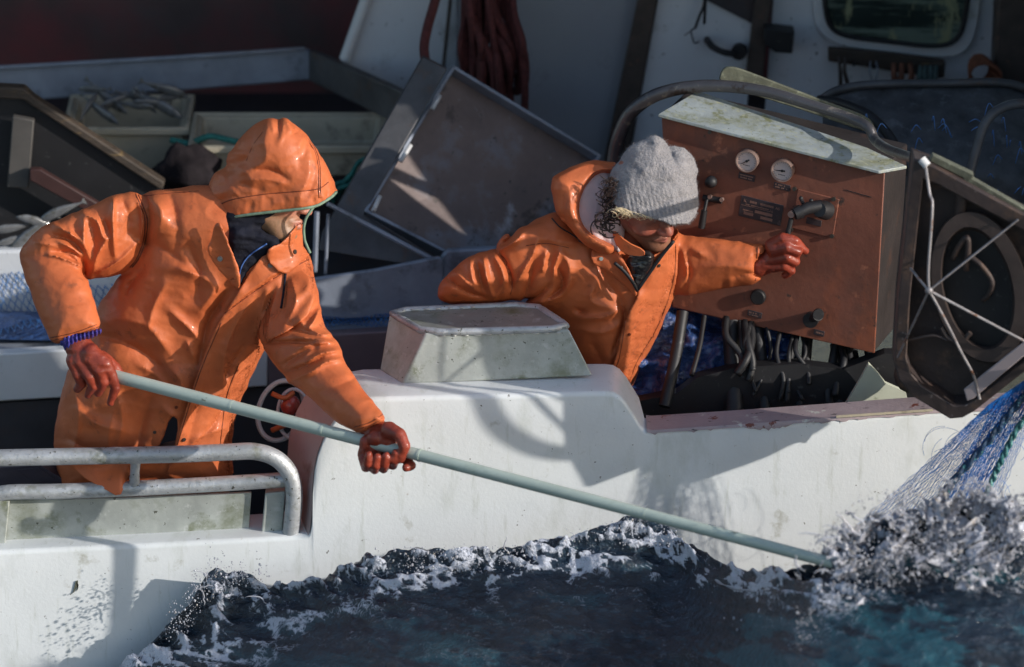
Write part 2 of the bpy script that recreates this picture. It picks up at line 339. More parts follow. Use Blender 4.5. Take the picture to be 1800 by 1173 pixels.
b.build('handle', M['black'], door, smooth='angle')
b = MB(); b.pxp([(1238, -20), (1240, 0), (1326, 44), (1332, -20)], 2.135, .012); b.build('door_opening', M['void'], door)
b = MB(); b.pxp([(1335, -60), (1362, -60), (1341, 140), (1311, 140)], 2.10, .05); b.build('door_post', M['brown'], boat, bevel=.004)
b = MB(); b.pxp([(1364, -60), (2300, -60), (2300, 400), (1330, 400)], 2.16, .03); b.build('wheelhouse_wall', M['wallblue'], boat)
b = MB(); b.pxp([(1344, 50), (1397, 57), (1393, 95), (1363, 93), (1344, 78)], 2.04, .07); b.build('door_hinge', M['black'], boat, bevel=.004)
fo = chaikin([(1424, -120), (1428, 10), (1436, 60), (1478, 84), (1560, 93), (1655, 105), (1700, 96), (1722, 50), (1736, -120)], 2)
fi = chaikin([(1445, -120), (1449, 10), (1458, 50), (1490, 66), (1560, 73), (1640, 83), (1678, 76), (1698, 40), (1712, -120)], 2)
win = MB().pxp(fo[::-1], 2.13, .03).build('window', M['hullin'], boat, bevel=.008)
gl = pm('window_glass', (.035, .05, .045), .07, var=.5, vs=2.2, spots=[((.16, .21, .17), 2.6, .46, .56, (.5, 1, 5)), ((.28, .30, .18), 7, .60, .68, (1.4, 1, .6))], rv=.04, spec=.7)  # pale patches painted into the glass for reflections and the lit interior
MB().pxp(fi[::-1], 2.122, .006).build('pane', gl, win)
o = MB(); f2 = np.array([W(p[0], p[1], 2.116) for p in np.concatenate((fi, fi[:1]))]); o.tube(f2[2:-2], .008, 8); o.build('gasket', M['black'], win, smooth=True)
b = MB(); b.pxp([(1755, -60), (1840, -60), (1830, 170), (1745, 170)], 2.0, .14); b.build('corner_pillar', M['brown'], boat, bevel=.012)
# hook board under the window and what hangs there
hb = thing('hook_board', W(1556, 112, 2.1), 'weathered brown hook board screwed under the wheelhouse window', 'board')
b = MB(); b.pxp([(1456, 85), (1500, 89), (1570, 96), (1662, 108), (1660, 138), (1600, 132), (1520, 118), (1456, 109)], 2.09, .03); b.build('plank', M['wood'], hb, bevel=.006)
for px in (1476, 1500, 1535, 1575, 1606, 1640):
    b = MB(); y0 = 106 + (px - 1476) * .13; b.tube(spline(L3([(px, y0, 2.08), (px, y0 + 6, 2.05), (px + 4, y0 + 4, 2.04)]), 3), .004, 6); b.build('hook', M['black'], hb, smooth=True)
def hanging(name, px, py, ln, r, m, label, cat, k=3, sp=6, grp=None):
    b = MB(); q = random.Random(px)
    for i in range(k):
        x = px + (i - (k - 1) / 2) * sp
        b.tube(spline(L3([(x, py, 2.06), (x + q.uniform(-3, 3), py + ln * .4, 2.04), (x + q.uniform(-4, 4), py + ln * .8, 2.05), (x + q.uniform(-3, 3), py + ln, 2.05)]), 5), r * np.linspace(.7, 1.1, 16), 7)
    return tag(b.build(name, m, None, smooth=True), label, cat, grp)
hanging('leather_strap', 1480, 100, 62, .008, M['brown'], 'dark strap hanging from the left end of the hook board', 'strap', 2, 12)
hanging('twine', 1535, 108, 46, .003, M['steel'], 'thin grey twine hanging from the middle of the hook board', 'twine', 2, 10)
hanging('rope_hank', 1585, 112, 44, .012, pm('rust_rope', (.15, .06, .035), .8, var=.4, vs=40), 'rusty brown rope hank hanging on the hook board', 'rope', 3, 14)
hanging('rope_hank', 1632, 116, 44, .011, pm('teal_grey_rope', (.06, .10, .10), .8, var=.4, vs=40), 'grey teal rope hank at the right end of the hook board', 'rope', 4, 9)
b = MB()
for i in range(6):
    t = np.linspace(0, 6.28, 16); c = W(1722 + i * 2, 120 + i * 3, 2.0 - .01 * i)
    b.tube(np.array([(c[0] + .035 * math.cos(a) * (1 + .1 * i), c[1] - .01 * math.sin(2 * a), c[2] + .045 * math.sin(a)) for a in t]), .006, 6)
tag(b.build('rope_coil', pm('orange_brown_rope', (.20, .07, .035), .8, var=.4, vs=50, bump=[(.6, 150)]), None, smooth=True), 'rust orange rope coil hanging beside the corner pillar', 'rope')
b = MB(); b.tube(spline(L3([(1238, -40, 2.09), (1238, 5, 2.09), (1229, 30, 2.09), (1222, 50, 2.09)]), 5), .005, 7)
b.tube(spline(L3([(1222, 50, 2.09), (1215, 54, 2.09), (1217, 66, 2.09), (1221, 76, 2.09), (1229, 73, 2.09)]), 5), .0028, 6); b.tube(L3([(1215, 54, 2.09), (1203, 63, 2.09)]), .002, 5)
b.tube(L3([(1242, -40, 2.10), (1238, 42, 2.10)]), .005, 7)
tag(b.build('fish_gaff_hook', M['black'], None, smooth=True), 'black gaff hook hanging by cords on the grey door', 'hook')

# ---------------------------------------------------------------- hold, crates, clutter behind the men
tr = thing('fish_pound', W(300, 240, 2.3), 'long grey metal pound wall with a bent corner behind the crates', 'pound')
b = MB(); b.pxp([(-300, 138), (0, 120), (300, 103), (535, 87), (548, 92), (548, 142), (300, 162), (0, 181), (-300, 200)], 2.35, .03); b.build('side_panel', M['steel'], tr, bevel=.008)
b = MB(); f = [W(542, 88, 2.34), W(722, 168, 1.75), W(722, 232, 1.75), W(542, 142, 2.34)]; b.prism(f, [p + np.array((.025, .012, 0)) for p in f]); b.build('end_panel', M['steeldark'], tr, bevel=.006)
b = MB(); b.tube(L3([(-300, 137, 2.34), (0, 119, 2.34), (300, 102, 2.34), (535, 86, 2.34)]), .008, 8); b.build('rim', M['steel'], tr, smooth=True)
def crate(xl, xr, yt, h, y, label, taper=10):
    c = thing('fish_crate', W((xl + xr) / 2, yt + h, y), label, 'crate')
    z0 = W(xl, yt, y)[2]; a, d = W(xl, yt, y)[0], W(xr, yt, y)[0]; H = h * S / .94; dp = .34; tp = taper * S; th = .018
    def ring(z, ins): return [(a + ins, y + ins, z), (d - ins, y + ins, z), (d - ins, y + dp - ins, z), (a + ins, y + dp - ins, z)]
    m = MB(); V = ring(z0 - H, tp) + ring(z0, 0) + ring(z0, th) + ring(z0 - H + .02, tp + th)
    F = [(3, 2, 1, 0)]
    for l in range(3):
        for i in range(4): F.append((l * 4 + i, l * 4 + (i + 1) % 4, l * 4 + 4 + (i + 1) % 4, l * 4 + 4 + i))
    F.append((12, 13, 14, 15)); m.add(V, F); m.build('body', M['crate'], c, bevel=.012)
    m = MB(); g = .014
    for (p, q) in (((a - g, y - g), (d + g, y + .006)), ((a - g, y + dp - .006), (d + g, y + dp + g))): m.box((p[0], p[1], z0 - .022), (q[0], q[1], z0 + .006))
    m.box((a - g, y + .008, z0 - .022), (a + .006, y + dp - .008, z0 + .006)); m.box((d - .006, y + .008, z0 - .022), (d + g, y + dp - .008, z0 + .006))
    m.build('rim', M['crate'], c, bevel=.006); return z0, a, d, y
z0, a, d, yc = crate(118, 326, 226, 112, 1.92, 'beige plastic crate heaped with fish behind the timber', 14)
crate(338, 672, 258, 60, 1.72, 'low beige plastic crate behind the orange hood', 8)
def fish(p, dirv, ln, k, label='grey fish lying in the beige crate heap', grp='fish heaped in the crate'):
    dirv = np.array(dirv, float); dirv /= np.linalg.norm(dirv); up = np.array((0, -.3, 1.0)); sd = np.cross(dirv, up); sd /= np.linalg.norm(sd); up = np.cross(sd, dirv)
    prof = [(0, .012), (.06, .05), (.2, .10), (.4, .115), (.6, .085), (.8, .04), (.9, .022), (.93, .03), (1.0, .10)]
    V, F = [], []
    for t, h in prof:
        wd = h * .55 if t < .9 else .008
        for q in range(10):
            an = q / 10 * 6.2832; V.append(np.array(p) + dirv * (t - .5) * ln + up * (h * ln * math.sin(an) + .03 * ln * math.sin(t * 4 + k)) + sd * wd * ln * math.cos(an))
    for i in range(len(prof) - 1):
        for q in range(10): F.append((i * 10 + q, i * 10 + (q + 1) % 10, i * 10 + 10 + (q + 1) % 10, i * 10 + 10 + q))
    F += [list(range(10))[::-1], [(len(prof) - 1) * 10 + q for q in range(10)]]
    return tag(link('fish', V, F, M['fish'], None, smooth=True), label, 'fish', grp)
for k in range(15):
    fish((a + .05 + (d - a - .1) * (k + .5) / 15, yc + .12 + .1 * rng.random(), z0 + .02 + .035 * rng.random() + (.02 if k % 2 else 0)), (rng.uniform(-1, 1), rng.uniform(-.5, .5), rng.uniform(-.3, .5)), rng.uniform(.10, .20), k)
tag(MB().tube(spline([tuple(W(300 + 34 * i, 246 + 7 * math.sin(i * 2.1), 1.80 - .02 * i)) for i in range(7)], 6), .011, 8).build('mooring_rope', M['green'], None, smooth=True), 'teal rope lying along the low beige crate', 'rope')
b = MB()
for i in range(4):
    b.tube(spline([W(578 + 9 * math.sin(i * 2.3) + 14 * t * 6, 350 - 80 * t + 6 * math.sin(t * 12 + i), 1.62 - .01 * i) for t in np.linspace(0, 1, 8)], 4), .008, 7)
tag(b.build('net_rope', M['green'], None, smooth=True), 'tangled turquoise rope beside the tilted tray', 'rope')
c = W(326, 318, 1.62); V, F = [], []
for j in range(15):
    for i in range(26):
        th, ph = math.pi * j / 14, 6.2832 * i / 26; d = np.array((math.sin(th) * math.cos(ph), math.sin(th) * math.sin(ph), math.cos(th))); V.append(c + np.array((0, .07, 0)) + d * np.array((.10, .08, .085)) * (1 + .26 * fbm(d * 2.1 + 5, 3, 2)))
for j in range(14):
    for i in range(26): F.append((j * 26 + i, j * 26 + 26 + i, j * 26 + 26 + (i + 1) % 26, j * 26 + (i + 1) % 26))
tag(link('rubber_bag', V, F, pm('dark_bag', (.022, .018, .02), .9, var=.5, vs=10, spec=.1, bump=[(.8, 20)]), None, smooth=True), 'dark lumpy rubber bag wedged between the two beige crates', 'bag')
tb = thing('timber_barrier', W(120, 400, 1.5), 'dark wet timber barrier sloping down behind the hooded man', 'barrier')
b = MB(); b.pxp([(-60, 170), (44, 172), (286, 333), (300, 420), (-60, 420)], 1.50, .03); b.build('board', M['black'], tb)
b = MB(); P = [(-60, 150), (42, 155), (60, 172), (290, 322), (284, 336), (40, 176), (-60, 172)]; b.pxp(P, 1.47, .05); b.build('top_beam', M['wood'], tb, bevel=.006)
b = MB(); b.pxp([(22, 205), (60, 212), (50, 332), (12, 330)], 1.44, .03); b.build('post', pm('grey_post', (.07, .065, .06), .6, var=.25, spots=[((.03, .03, .03), 60, .72, .75)]), tb, bevel=.004)
b = MB(); b.pxp([(52, 298), (70, 298), (196, 372), (190, 392), (52, 318)], 1.40, .03); b.build('brace', pm('dark_red_beam', (.05, .02, .018), .6, var=.3), tb, bevel=.004)
for k, (x, y, l, dv) in enumerate([(108, 372, .17, (1, 0, .5)), (70, 392, .16, (1, .2, -.3)), (20, 400, .16, (1, .1, .2)), (120, 396, .18, (1, 0, .35)), (30, 420, .14, (1, .3, .1)), (58, 410, .2, (1, .1, .7))]):
    p = W(x, y, 1.32); fish(p, dv, l, k, 'silvery dark fish lying behind the hooded man\'s elbow', 'fish on the inner bulwark')
ty = thing('steel_tray', W(820, 420, 1.4), 'shallow brownish steel tray propped at a slant beside the crates', 'tray')
q = [(790, 130, 1.62), (1040, 282, 1.62), (880, 500, 1.25), (640, 376, 1.25)]
f = L3(q); nn = np.cross(f[1] - f[0], f[3] - f[0]); nn /= np.linalg.norm(nn); nn = nn if nn[1] > 0 else -nn
b = MB(); b.prism(f, f + nn * .012); b.build('bottom', M['tray'], ty)
b = MB()
for i in range(4):
    p0, p1 = f[i], f[(i + 1) % 4]; e = (p1 - p0) / np.linalg.norm(p1 - p0); o_ = np.cross(e, nn)
    pr = [p0 - nn * .05 - e * .012, p1 - nn * .05 + e * .012, p1 + nn * .01 + e * .012, p0 + nn * .01 - e * .012]
    b.prism(pr, [p + o_ * .012 * (1 if np.dot(o_, p0 - f.mean(0)) > 0 else -1) for p in pr])
b.build('rim', M['steel'], ty, bevel=.003)
b = MB(); P = [(743, 100, 1.5), (786, 122, 1.5), (640, 378, 1.2), (700, 415, 1.15), (770, 458, 1.12), (764, 474, 1.12), (560, 440, 1.15), (566, 410, 1.2)]
b.pxp(P, 1.4, .02); b.build('outer_frame', M['steeldark'], ty, bevel=.004)
b = MB(); b.tube(L3([(575, 358, 1.12), (772, 462, 1.1)]), .008, 8); b.tube(L3([(557, 372, 1.13), (553, 478, 1.11)]), .009, 8); b.tube(L3([(577, 376, 1.13), (572, 482, 1.11)]), .006, 8); b.build('frame_bar', M['steel'], ty, smooth='angle')
for (p0, p1) in (((773, 168), (760, 192)), ((722, 255), (704, 284)), ((668, 345), (656, 372))):
    b = MB(); b.tube(L3([(*p0, 1.50 - (p0[1] - 150) * .0014), (*p1, 1.50 - (p1[1] - 150) * .0014)]), .008, 6); b.build('scale_mark', M['white'], ty, smooth=True)
hs = MB(); hs.tube(spline(L3([(775, -40, 1.9), (764, 5, 1.85), (750, 55, 1.8), (746, 95, 1.75), (760, 150, 1.7)]), 7), .016, 12)
tag(hs.build('red_hose', M['redrope'], None, smooth=True), 'dull red hose hanging in an arch over the slanted tray', 'hose')
b = MB(); q = random.Random(8)
for i in range(26):
    x0 = 808 + q.uniform(0, 95); x1 = x0 + q.uniform(-6, 50); y1 = q.uniform(120, 212)
    b.tube(spline(L3([(x0, -60, 2.0 + q.uniform(-.08, .08)), (x0 + q.uniform(-6, 12), 20, 1.95 + q.uniform(-.08, .05)), (x1, y1 * .6, 1.95 + q.uniform(-.08, .05)), (x1 + q.uniform(-4, 6), y1, 1.97), (x1 - 10, y1 + 6, 2.0)]), 6), .011 + .004 * q.random(), 7)
tag(b.build('red_rope_bundle', M['redrope'], None, smooth=True), 'thick bundle of dark red rope hanging on the wheelhouse wall', 'rope')
# buoy with ring beside the hooded man's knee
by = thing('float_with_ring', W(505, 730, .45), 'red ball float in a white wire ring hung inside the bulwark', 'float')
b = MB(); c = W(505, 722, .42); t = np.linspace(0, 6.2832, 40)
b.tube([(c[0] - .02 + .075 * math.cos(a) * .95, c[1] + .03 * math.sin(a), c[2] + .085 * math.sin(a) + .02 * math.cos(a)) for a in t], .008, 8); b.tube([(c[0] + .02 + .06 * math.cos(a) * .8, c[1] - .03 + .03 * math.sin(a), c[2] + .07 * math.sin(a)) for a in t], .006, 8); b.build('ring', M['white'], by, smooth=True)
b = MB(); b.ball(W(510, 712, .38), (.031, .031, .033), 20, 14); b.build('ball', M['red'], by, smooth=True)
b = MB(); b.tube(spline(L3([(478, 757, .37), (505, 745, .36), (535, 728, .38), (548, 716, .42)]), 5), .009, 7); b.tube(spline(L3([(478, 692, .37), (500, 700, .36), (516, 690, .38)]), 5), .008, 7); b.build('strap', M['oil'], by, smooth=True)
# ---------------------------------------------------------------- guard rail on the low gunwale
gr = thing('guard_rail', W(260, 955, .06), 'galvanised double pipe rail with flat splash plate on the low gunwale', 'rail')
up = spline(L3([(-400, 812, .035), (-100, 807, .035), (100, 803, .035), (300, 799, .035), (400, 795, .035), (448, 794, .035), (485, 806, .035), (509, 832, .035), (517, 866, .035), (515, 905, .035), (510, 947, .035)]), 9)
b = MB(); b.tube(up, .0262, 18); b.build('top_pipe', M['alu'], gr, smooth='angle')
lo = spline(L3([(-34, 950, .075), (-30, 910, .07), (-16, 878, .065), (12, 866, .06), (100, 864, .06), (250, 858, .06), (400, 850, .06), (506, 843, .045)]), 9)
b = MB(); b.tube(lo, .0235, 18); b.build('lower_pipe', M['alu'], gr, smooth='angle')
b = MB(); b.tube(L3([(239, 806, .035), (237, 830, .045), (236, 856, .058)]), (.017, .0145, .018), 14); b.build('strut', M['alu'], gr, smooth='angle')
b = MB(); b.pxp([(10, 880), (200, 876), (442, 866), (436, 951), (200, 959), (2, 967)], .085, .012); b.build('splash_plate', M['alubox'], gr, bevel=.002)
b = MB(); b.pxp([(466, 868), (502, 864), (496, 950), (458, 952)], .05, .045); b.build('post', M['alubox'], gr, bevel=.004)
b = MB(); b.pxp([(-60, 884), (17, 880), (8, 967), (-60, 969)], .06, .02); b.build('post', M['alubox'], gr, bevel=.003)
b = MB(); p, q2 = W(425, 957, .03), W(522, 952, .03); b.box((p[0], .022, p[2] - .004), (q2[0], .10, p[2] + .006)); b.build('foot_plate', M['alubox'], gr, bevel=.003)
# dark plastic box in the shade behind the rail
bx = MB(); bx.pxp([(-60, 826), (70, 818), (128, 852), (120, 900), (-60, 900)], .30, .12); bx.pxp([(30, 826), (66, 822), (100, 846), (60, 848)], .296, .002)
tag(bx.build('plastic_bin', pm('purple_grey_plastic', (.06, .05, .065), .4, var=.3, spots=[((.2, .18, .22), 26, .68, .72)]), None, bevel=.006), 'dark purple grey plastic bin behind the pipe rail', 'bin')
# ---------------------------------------------------------------- aluminium box on the bulwark
lb = thing('aluminium_box', W(850, 672, .14), 'weathered aluminium box with rimmed lid standing on the white bulwark', 'box')
T4 = L3([(748, 586, .14), (1001, 579, .14), (938, 538, .33), (684, 549, .33)]); B4 = L3([(706, 677, .118), (1044, 662, .118), (985, 628, .24), (667, 651, .24)])
b = MB(); b.prism(T4, B4); b.build('body', M['alubox'], lb, bevel=.007, seg=3)
b = MB(); Lz = T4 + np.array((0, 0, .003)); cc = Lz.mean(0); L2 = cc + (Lz - cc) * 1.015; ring = np.concatenate([np.linspace(L2[i], L2[(i + 1) % 4], 9)[1:-1] for i in range(4)]); ring = np.vstack((ring, ring[:3]))
b.tube(ring, .0115, 12, caps=False); b.build('lid_rim', M['alu'], lb, smooth=True)
b = MB(); L1 = cc + (Lz - cc) * .965; b.prism(L1 + np.array((0, 0, .002)), L1 - np.array((0, 0, .002))); b.build('lid', pm('stained_lid', (.30, .31, .29), .4, .3, var=.2, vs=8, spots=[((.17, .19, .11), 8, .52, .75), ((.42, .44, .43), 22, .6, .75), ((.06, .06, .05), 50, .68, .73)], bump=[(.15, 20)]), lb)
for i in range(18):
    p = T4[0] + (T4[1] - T4[0]) * (.12 + .08 * i) + np.array((0, -.004, -.009)) if i < 11 else T4[3] + (T4[2] - T4[3]) * (.1 + .08 * (i - 11)) + np.array((0, -.014, .010))
    MB().ball(p, (.011 * rng.uniform(.5, 1.4), .0035, .0025), 8, 5).build('weld', M['snap'], lb, smooth=True)
# ---------------------------------------------------------------- winch console
cs = thing('winch_console', W(1360, 640, .5), 'rust orange hydraulic console with two gauges and a mossy lid', 'console')
def YC(x): return .57 - .225 * (x - 1163) / 393      # the panel is turned away from the sun, its right edge nearer the rail
def PX(x, y, d=0): return W(x, y, YC(x) - d)
fr = L3([(x, y, YC(x)) for x, y in ((1163, 204), (1556, 300), (1538, 622), (1181, 541))])
b = MB(); b.prism(fr, fr + np.array((0, .012, 0))); b.build('front_panel', M['panel'], cs, bevel=.004)
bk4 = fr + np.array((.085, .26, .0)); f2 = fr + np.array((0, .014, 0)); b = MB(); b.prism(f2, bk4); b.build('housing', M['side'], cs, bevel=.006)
lidp = L3([(1157, 203, .55), (1545, 303, .325), (1594, 294, .36), (1524, 262, .50), (1226, 162, .72)])
b = MB(); b.prism(lidp + np.array((0, 0, .004)), lidp - np.array((0, 0, .006))); b.build('lid', M['lid'], cs, bevel=.002)
b = MB(); b.pxp(chaikin([(1262, 150), (1268, 122), (1284, 117), (1306, 123), (1380, 152), (1470, 186), (1532, 208), (1540, 236), (1500, 226), (1400, 190)], 2)[::-1], .74, .012); b.build('rear_cover', M['moss'], cs, bevel=.003)
UX = fr[1] - fr[0]; UX /= np.linalg.norm(UX); UZ = fr[0] - fr[3]; UZ -= UX * UZ.dot(UX); UZ /= np.linalg.norm(UZ); NF = np.cross(UX, UZ)
def gauge(px, py, r, ang):
    c = PX(px, py); g = MB(); seg = 36; an = np.arange(seg) / seg * 6.2832
    V, F = [], []
    for rr, h in ((r * 1.0, 0), (r * 1.04, .028), (r * 1.02, .032), (r * .92, .032), (r * .89, .024)):
        for a in an: V.append(c + NF * h + rr * (math.cos(a) * UX + math.sin(a) * UZ))
    for j in range(4):
        for i in range(seg): F.append((j * seg + i, j * seg + (i + 1) % seg, j * seg + seg + (i + 1) % seg, j * seg + seg + i))
    o = link('gauge', V, F, M['bezel'], cs, smooth='angle', angle=35)
    MB().disc(c + NF * .024, NF, r * .9, .01, 32).build('dial', M['dial'], o)
    nd = MB(); d = math.cos(ang) * UX + math.sin(ang) * UZ; s2 = np.cross(d, NF); p = c + NF * .0275
    nd.prism([p - d * r * .28 + s2 * .0022, p - d * r * .28 - s2 * .0022, p + d * r * .72 - s2 * .0006, p + d * r * .72 + s2 * .0006], [p + NF * -.001 + v for v in (-d * r * .28 + s2 * .0022, -d * r * .28 - s2 * .0022, d * r * .72 - s2 * .0006, d * r * .72 + s2 * .0006)])
    nd.disc(p + NF * .001, NF, .004, .002, 12); nd.build('needle', M['black'], o)
    tk = MB()
    for k in range(19):
        a = math.radians(-50 + 280 * k / 18); e = math.cos(a) * UX + math.sin(a) * UZ; s3 = np.cross(e, NF); l0 = .70 if k % 3 == 0 else .76; q = c + NF * .0246
        tk.prism([q + e * r * l0 + s3 * .0005, q + e * r * l0 - s3 * .0005, q + e * r * .82 - s3 * .0005, q + e * r * .82 + s3 * .0005], [q - NF * .0005 + v for v in (e * r * l0 + s3 * .0005, e * r * l0 - s3 * .0005, e * r * .82 - s3 * .0005, e * r * .82 + s3 * .0005)])
    for k in range(5):
        q = c + NF * .0246 - UZ * r * .42 + UX * (k - 2) * .0045; tk.prism([q - UX * .0014 - UZ * .0014, q + UX * .0014 - UZ * .0014, q + UX * .0014 + UZ * .0014, q - UX * .0014 + UZ * .0014], [q - NF * .0004 + v for v in (-UX * .0014 - UZ * .0014, UX * .0014 - UZ * .0014, UX * .0014 + UZ * .0014, -UX * .0014 + UZ * .0014)])
    tk.build('scale', M['brown'], o)
gauge(1317, 279, .0335, math.radians(218)); gauge(1379, 296, .0335, math.radians(187))
def plate(px, py, wd, ht, m, name='name_plate', th=.004, lift=0):
    c = PX(px, py, lift); q = [c - UX * wd / 2 - UZ * ht / 2, c + UX * wd / 2 - UZ * ht / 2, c + UX * wd / 2 + UZ * ht / 2, c - UX * wd / 2 + UZ * ht / 2]
    return MB().prism([p + NF * th for p in q], q).build(name, m, cs, bevel=.0012), c + NF * (th + .0006)
def ink(o, c, rows, m):
    b = MB(); r = random.Random(int(c[0] * 1e4))
    for (x0, x1, z, h, words) in rows:
        x = x0
        while x < x1:
            l = r.uniform(.003, .006) if words else x1 - x0
            if not words or r.random() < .85:
                p = c + UX * x + UZ * z; e = UX * min(l * .8, x1 - x); b.prism([p, p + e, p + e + UZ * h, p + UZ * h], [v - NF * .0005 for v in (p, p + e, p + e + UZ * h, p + UZ * h)])
            x += l
    b.build('lettering', m, o)
for (px, py) in ((1313, 311), (1375, 328)):
    o, c = plate(px, py, .052, .020, M['plate']); ink(o, c, [(-.022, .022, .002, .004, 1), (-.02, .018, -.006, .004, 1)], M['plateink'])
o, c = plate(1338, 370, .136, .068, M['plate']); ink(o, c, [(-.038, .038, .017, .007, 1), (-.05, .03, .008, .003, 1), (-.064, .064, .004, .0012, 0), (-.018, .052, -.011, .009, 0), (-.052, -.014, -.024, .009, 0), (.002, .05, -.026, .009, 0), (-.056, -.024, -.012, .004, 1)], M['plateink'])
def word(txt, pos, size, m, parent, name='lettering'):
    cu = bpy.data.curves.new(name, 'FONT'); cu.body = txt; cu.size = size; cu.extrude = .0005
    t = bpy.data.objects.new(name, cu); dg = bpy.context.evaluated_depsgraph_get(); COL.objects.link(t)
    dg.update(); me = t.to_mesh(); V = [pos + UX * v.co.x + UZ * v.co.y + NF * v.co.z for v in me.vertices]; Fc = [tuple(p.vertices) for p in me.polygons]
    t.to_mesh_clear(); bpy.data.objects.remove(t); link(name, V, Fc, m, parent)
word('K', c + UX * -.058 + UZ * .015, .014, M['plateink'], o); word('AS', c + UX * .044 + UZ * .016, .012, M['plateink'], o)
o, c = plate(1327, 552, .046, .019, M['plate']); ink(o, c, [(-.018, .018, .001, .004, 1), (-.016, .012, -.006, .003, 1)], M['plateink'])
o, c = plate(1440, 585, .034, .018, M['plate']); ink(o, c, [(-.014, .014, -.002, .005, 1)], M['plateink'])
o, c = plate(1434, 375, .132, .127, M['panel'], 'valve_plate', .006)
for (x, y) in ((1396, 333), (1465, 351), (1462, 416), (1390, 405)):
    b = MB(); b.disc(PX(x, y, .012), NF, .0065, .008, 12); b.build('bolt', M['snapdark'], o, smooth='angle')
lv = MB(); lv.tube([PX(1452, 370, .006), PX(1445, 369, .03), PX(1440, 369, .05)], (.030, .028, .022), 18); lv.tube([PX(1444, 362, .03), PX(1420, 366, .055), PX(1404, 374, .075)], (.019, .019, .016), 16); lv.tube([PX(1408, 372, .07), PX(1396, 377, .085)], (.022, .018), 16); lv.tube([PX(1408, 350, .02), PX(1412, 358, .045)], .006, 8); lv.tube([PX(1426, 354, .02), PX(1428, 362, .045)], .006, 8); lv.ball(PX(1408, 349, .025), .007, 10, 6); lv.ball(PX(1426, 353, .025), .007, 10, 6)
lv = lv.build('control_valve', M['black'], cs, smooth='angle')
b = MB(); b.disc(PX(1390, 378, .095), (-.5, -1, -.1), .0105, .012, 16); b.build('valve_cap', M['bezel'], lv, smooth='angle')
b = MB(); b.tube([PX(1391, 384, .085), PX(1386, 405, .09), PX(1380, 440, .10)], (.0075, .008, .009), 12); b.build('lever', M['black'], lv, smooth='angle')
o, c = plate(1431, 390, .048, .020, M['plate'], 'name_plate', .004, .006)
l2 = MB(); l2.ball(PX(1250, 320, .03), (.019, .019, .019), 14, 9); l2.tube([PX(1246, 322, 0), PX(1248, 321, .025)], .013, 12); l2.tube([PX(1236, 348, .008), PX(1269, 353, .008)], .010, 10); l2.tube([PX(1243, 350, .015), PX(1238, 372, .03)], .0055, 9); l2.tube([PX(1238, 370, .03), PX(1233, 401, .035)], (.010, .011), 12)
l2.build('side_lever', M['black'], cs, smooth='angle')
for x in (1247, 1268):
    b = MB(); b.disc(PX(x, 345 + (x - 1240) * .25, .022), NF, .0065, .01, 12); b.build('bolt', M['bezel'], cs, smooth='angle')
b = MB(); b.disc(PX(1331, 524, .02), NF, .024, .02, 24); b.build('knob', M['black'], cs, bevel=.004)
b = MB(); b.disc(PX(1424, 564, .02), NF, .024, .02, 24); b.tube([PX(1428, 560, .01), PX(1438, 554, .05)], (.012, .018), 16); b.disc(PX(1439, 553, .056), (.1, -1, .1), .017, .01, 20); b.build('knob', M['black'], cs, smooth='angle')
b = MB(); b.tube([PX(1486, 334, .001), PX(1532, 347, .001)], .0013, 5); b.build('scratch', M['black'], cs)
b = MB(); b.disc(PX(1247, 233, .004), NF, .006, .004, 12); b.build('bolt', M['snapdark'], cs)
qh = random.Random(77)
for i in range(15):
    x0 = qh.uniform(1270, 1530); y0 = np.interp(x0, [1181, 1538], [541, 622]) - 4; x1 = x0 + qh.uniform(-30, 30); y1 = min(y0 + qh.uniform(80, 130), 735)
    b = MB(); b.tube(spline(L3([(x0, y0, .47), (x0 + qh.uniform(-9, 9), y0 * .65 + y1 * .35, .42 + qh.uniform(-.03, .02)), ((x0 + x1) / 2 + qh.uniform(-12, 12), y0 * .3 + y1 * .7, .37 + qh.uniform(-.02, .02)), (x1, y1, .34)]), 6), qh.uniform(.006, .014), 8); b.build('hose', M['black'], cs, smooth=True)
for (x0, y0, x1, y1, r) in ((1200, 548, 1168, 715, .019), (1238, 556, 1216, 660, .008), (1285, 566, 1290, 730, .030), (1330, 575, 1345, 735, .02), (1420, 596, 1400, 735, .016), (1470, 606, 1475, 735, .02), (1500, 612, 1520, 735, .012)):
    b = MB(); b.tube(spline(L3([(x0, y0, .50), ((x0 + x1) / 2 + 3, (y0 + y1) / 2, .42), (x1, y1, .34)]), 6), r, 10); b.build('leg' if r > .018 else 'hose', M['black'], cs, smooth='angle')
# bent pipe guard over the console
hp = spline(L3([(1078, 330, .78), (1080, 280, .78), (1090, 235, .77), (1114, 193, .75), (1165, 163, .72), (1245, 151, .68), (1340, 160, .62), (1430, 186, .55), (1495, 208, .50), (1526, 224, .45), (1538, 246, .42), (1560, 262, .30), (1592, 274, .05), (1624, 284, -.38)]), 8)
b = MB(); b.tube(hp, np.interp(np.arange(len(hp)), [0, 30, 60, len(hp)], [.024, .021, .0155, .0155]), 14); tag(b.build('pipe_guard', pm('dark_worn_pipe', (.10, .095, .10), .38, .5, var=.25, spots=[((.26, .23, .19), 22, .62, .72), ((.05, .035, .03), 14, .6, .7)], bump=[(.2, 60)]), None, smooth='angle'), 'dark bent pipe guard arching over the orange console', 'pipe')
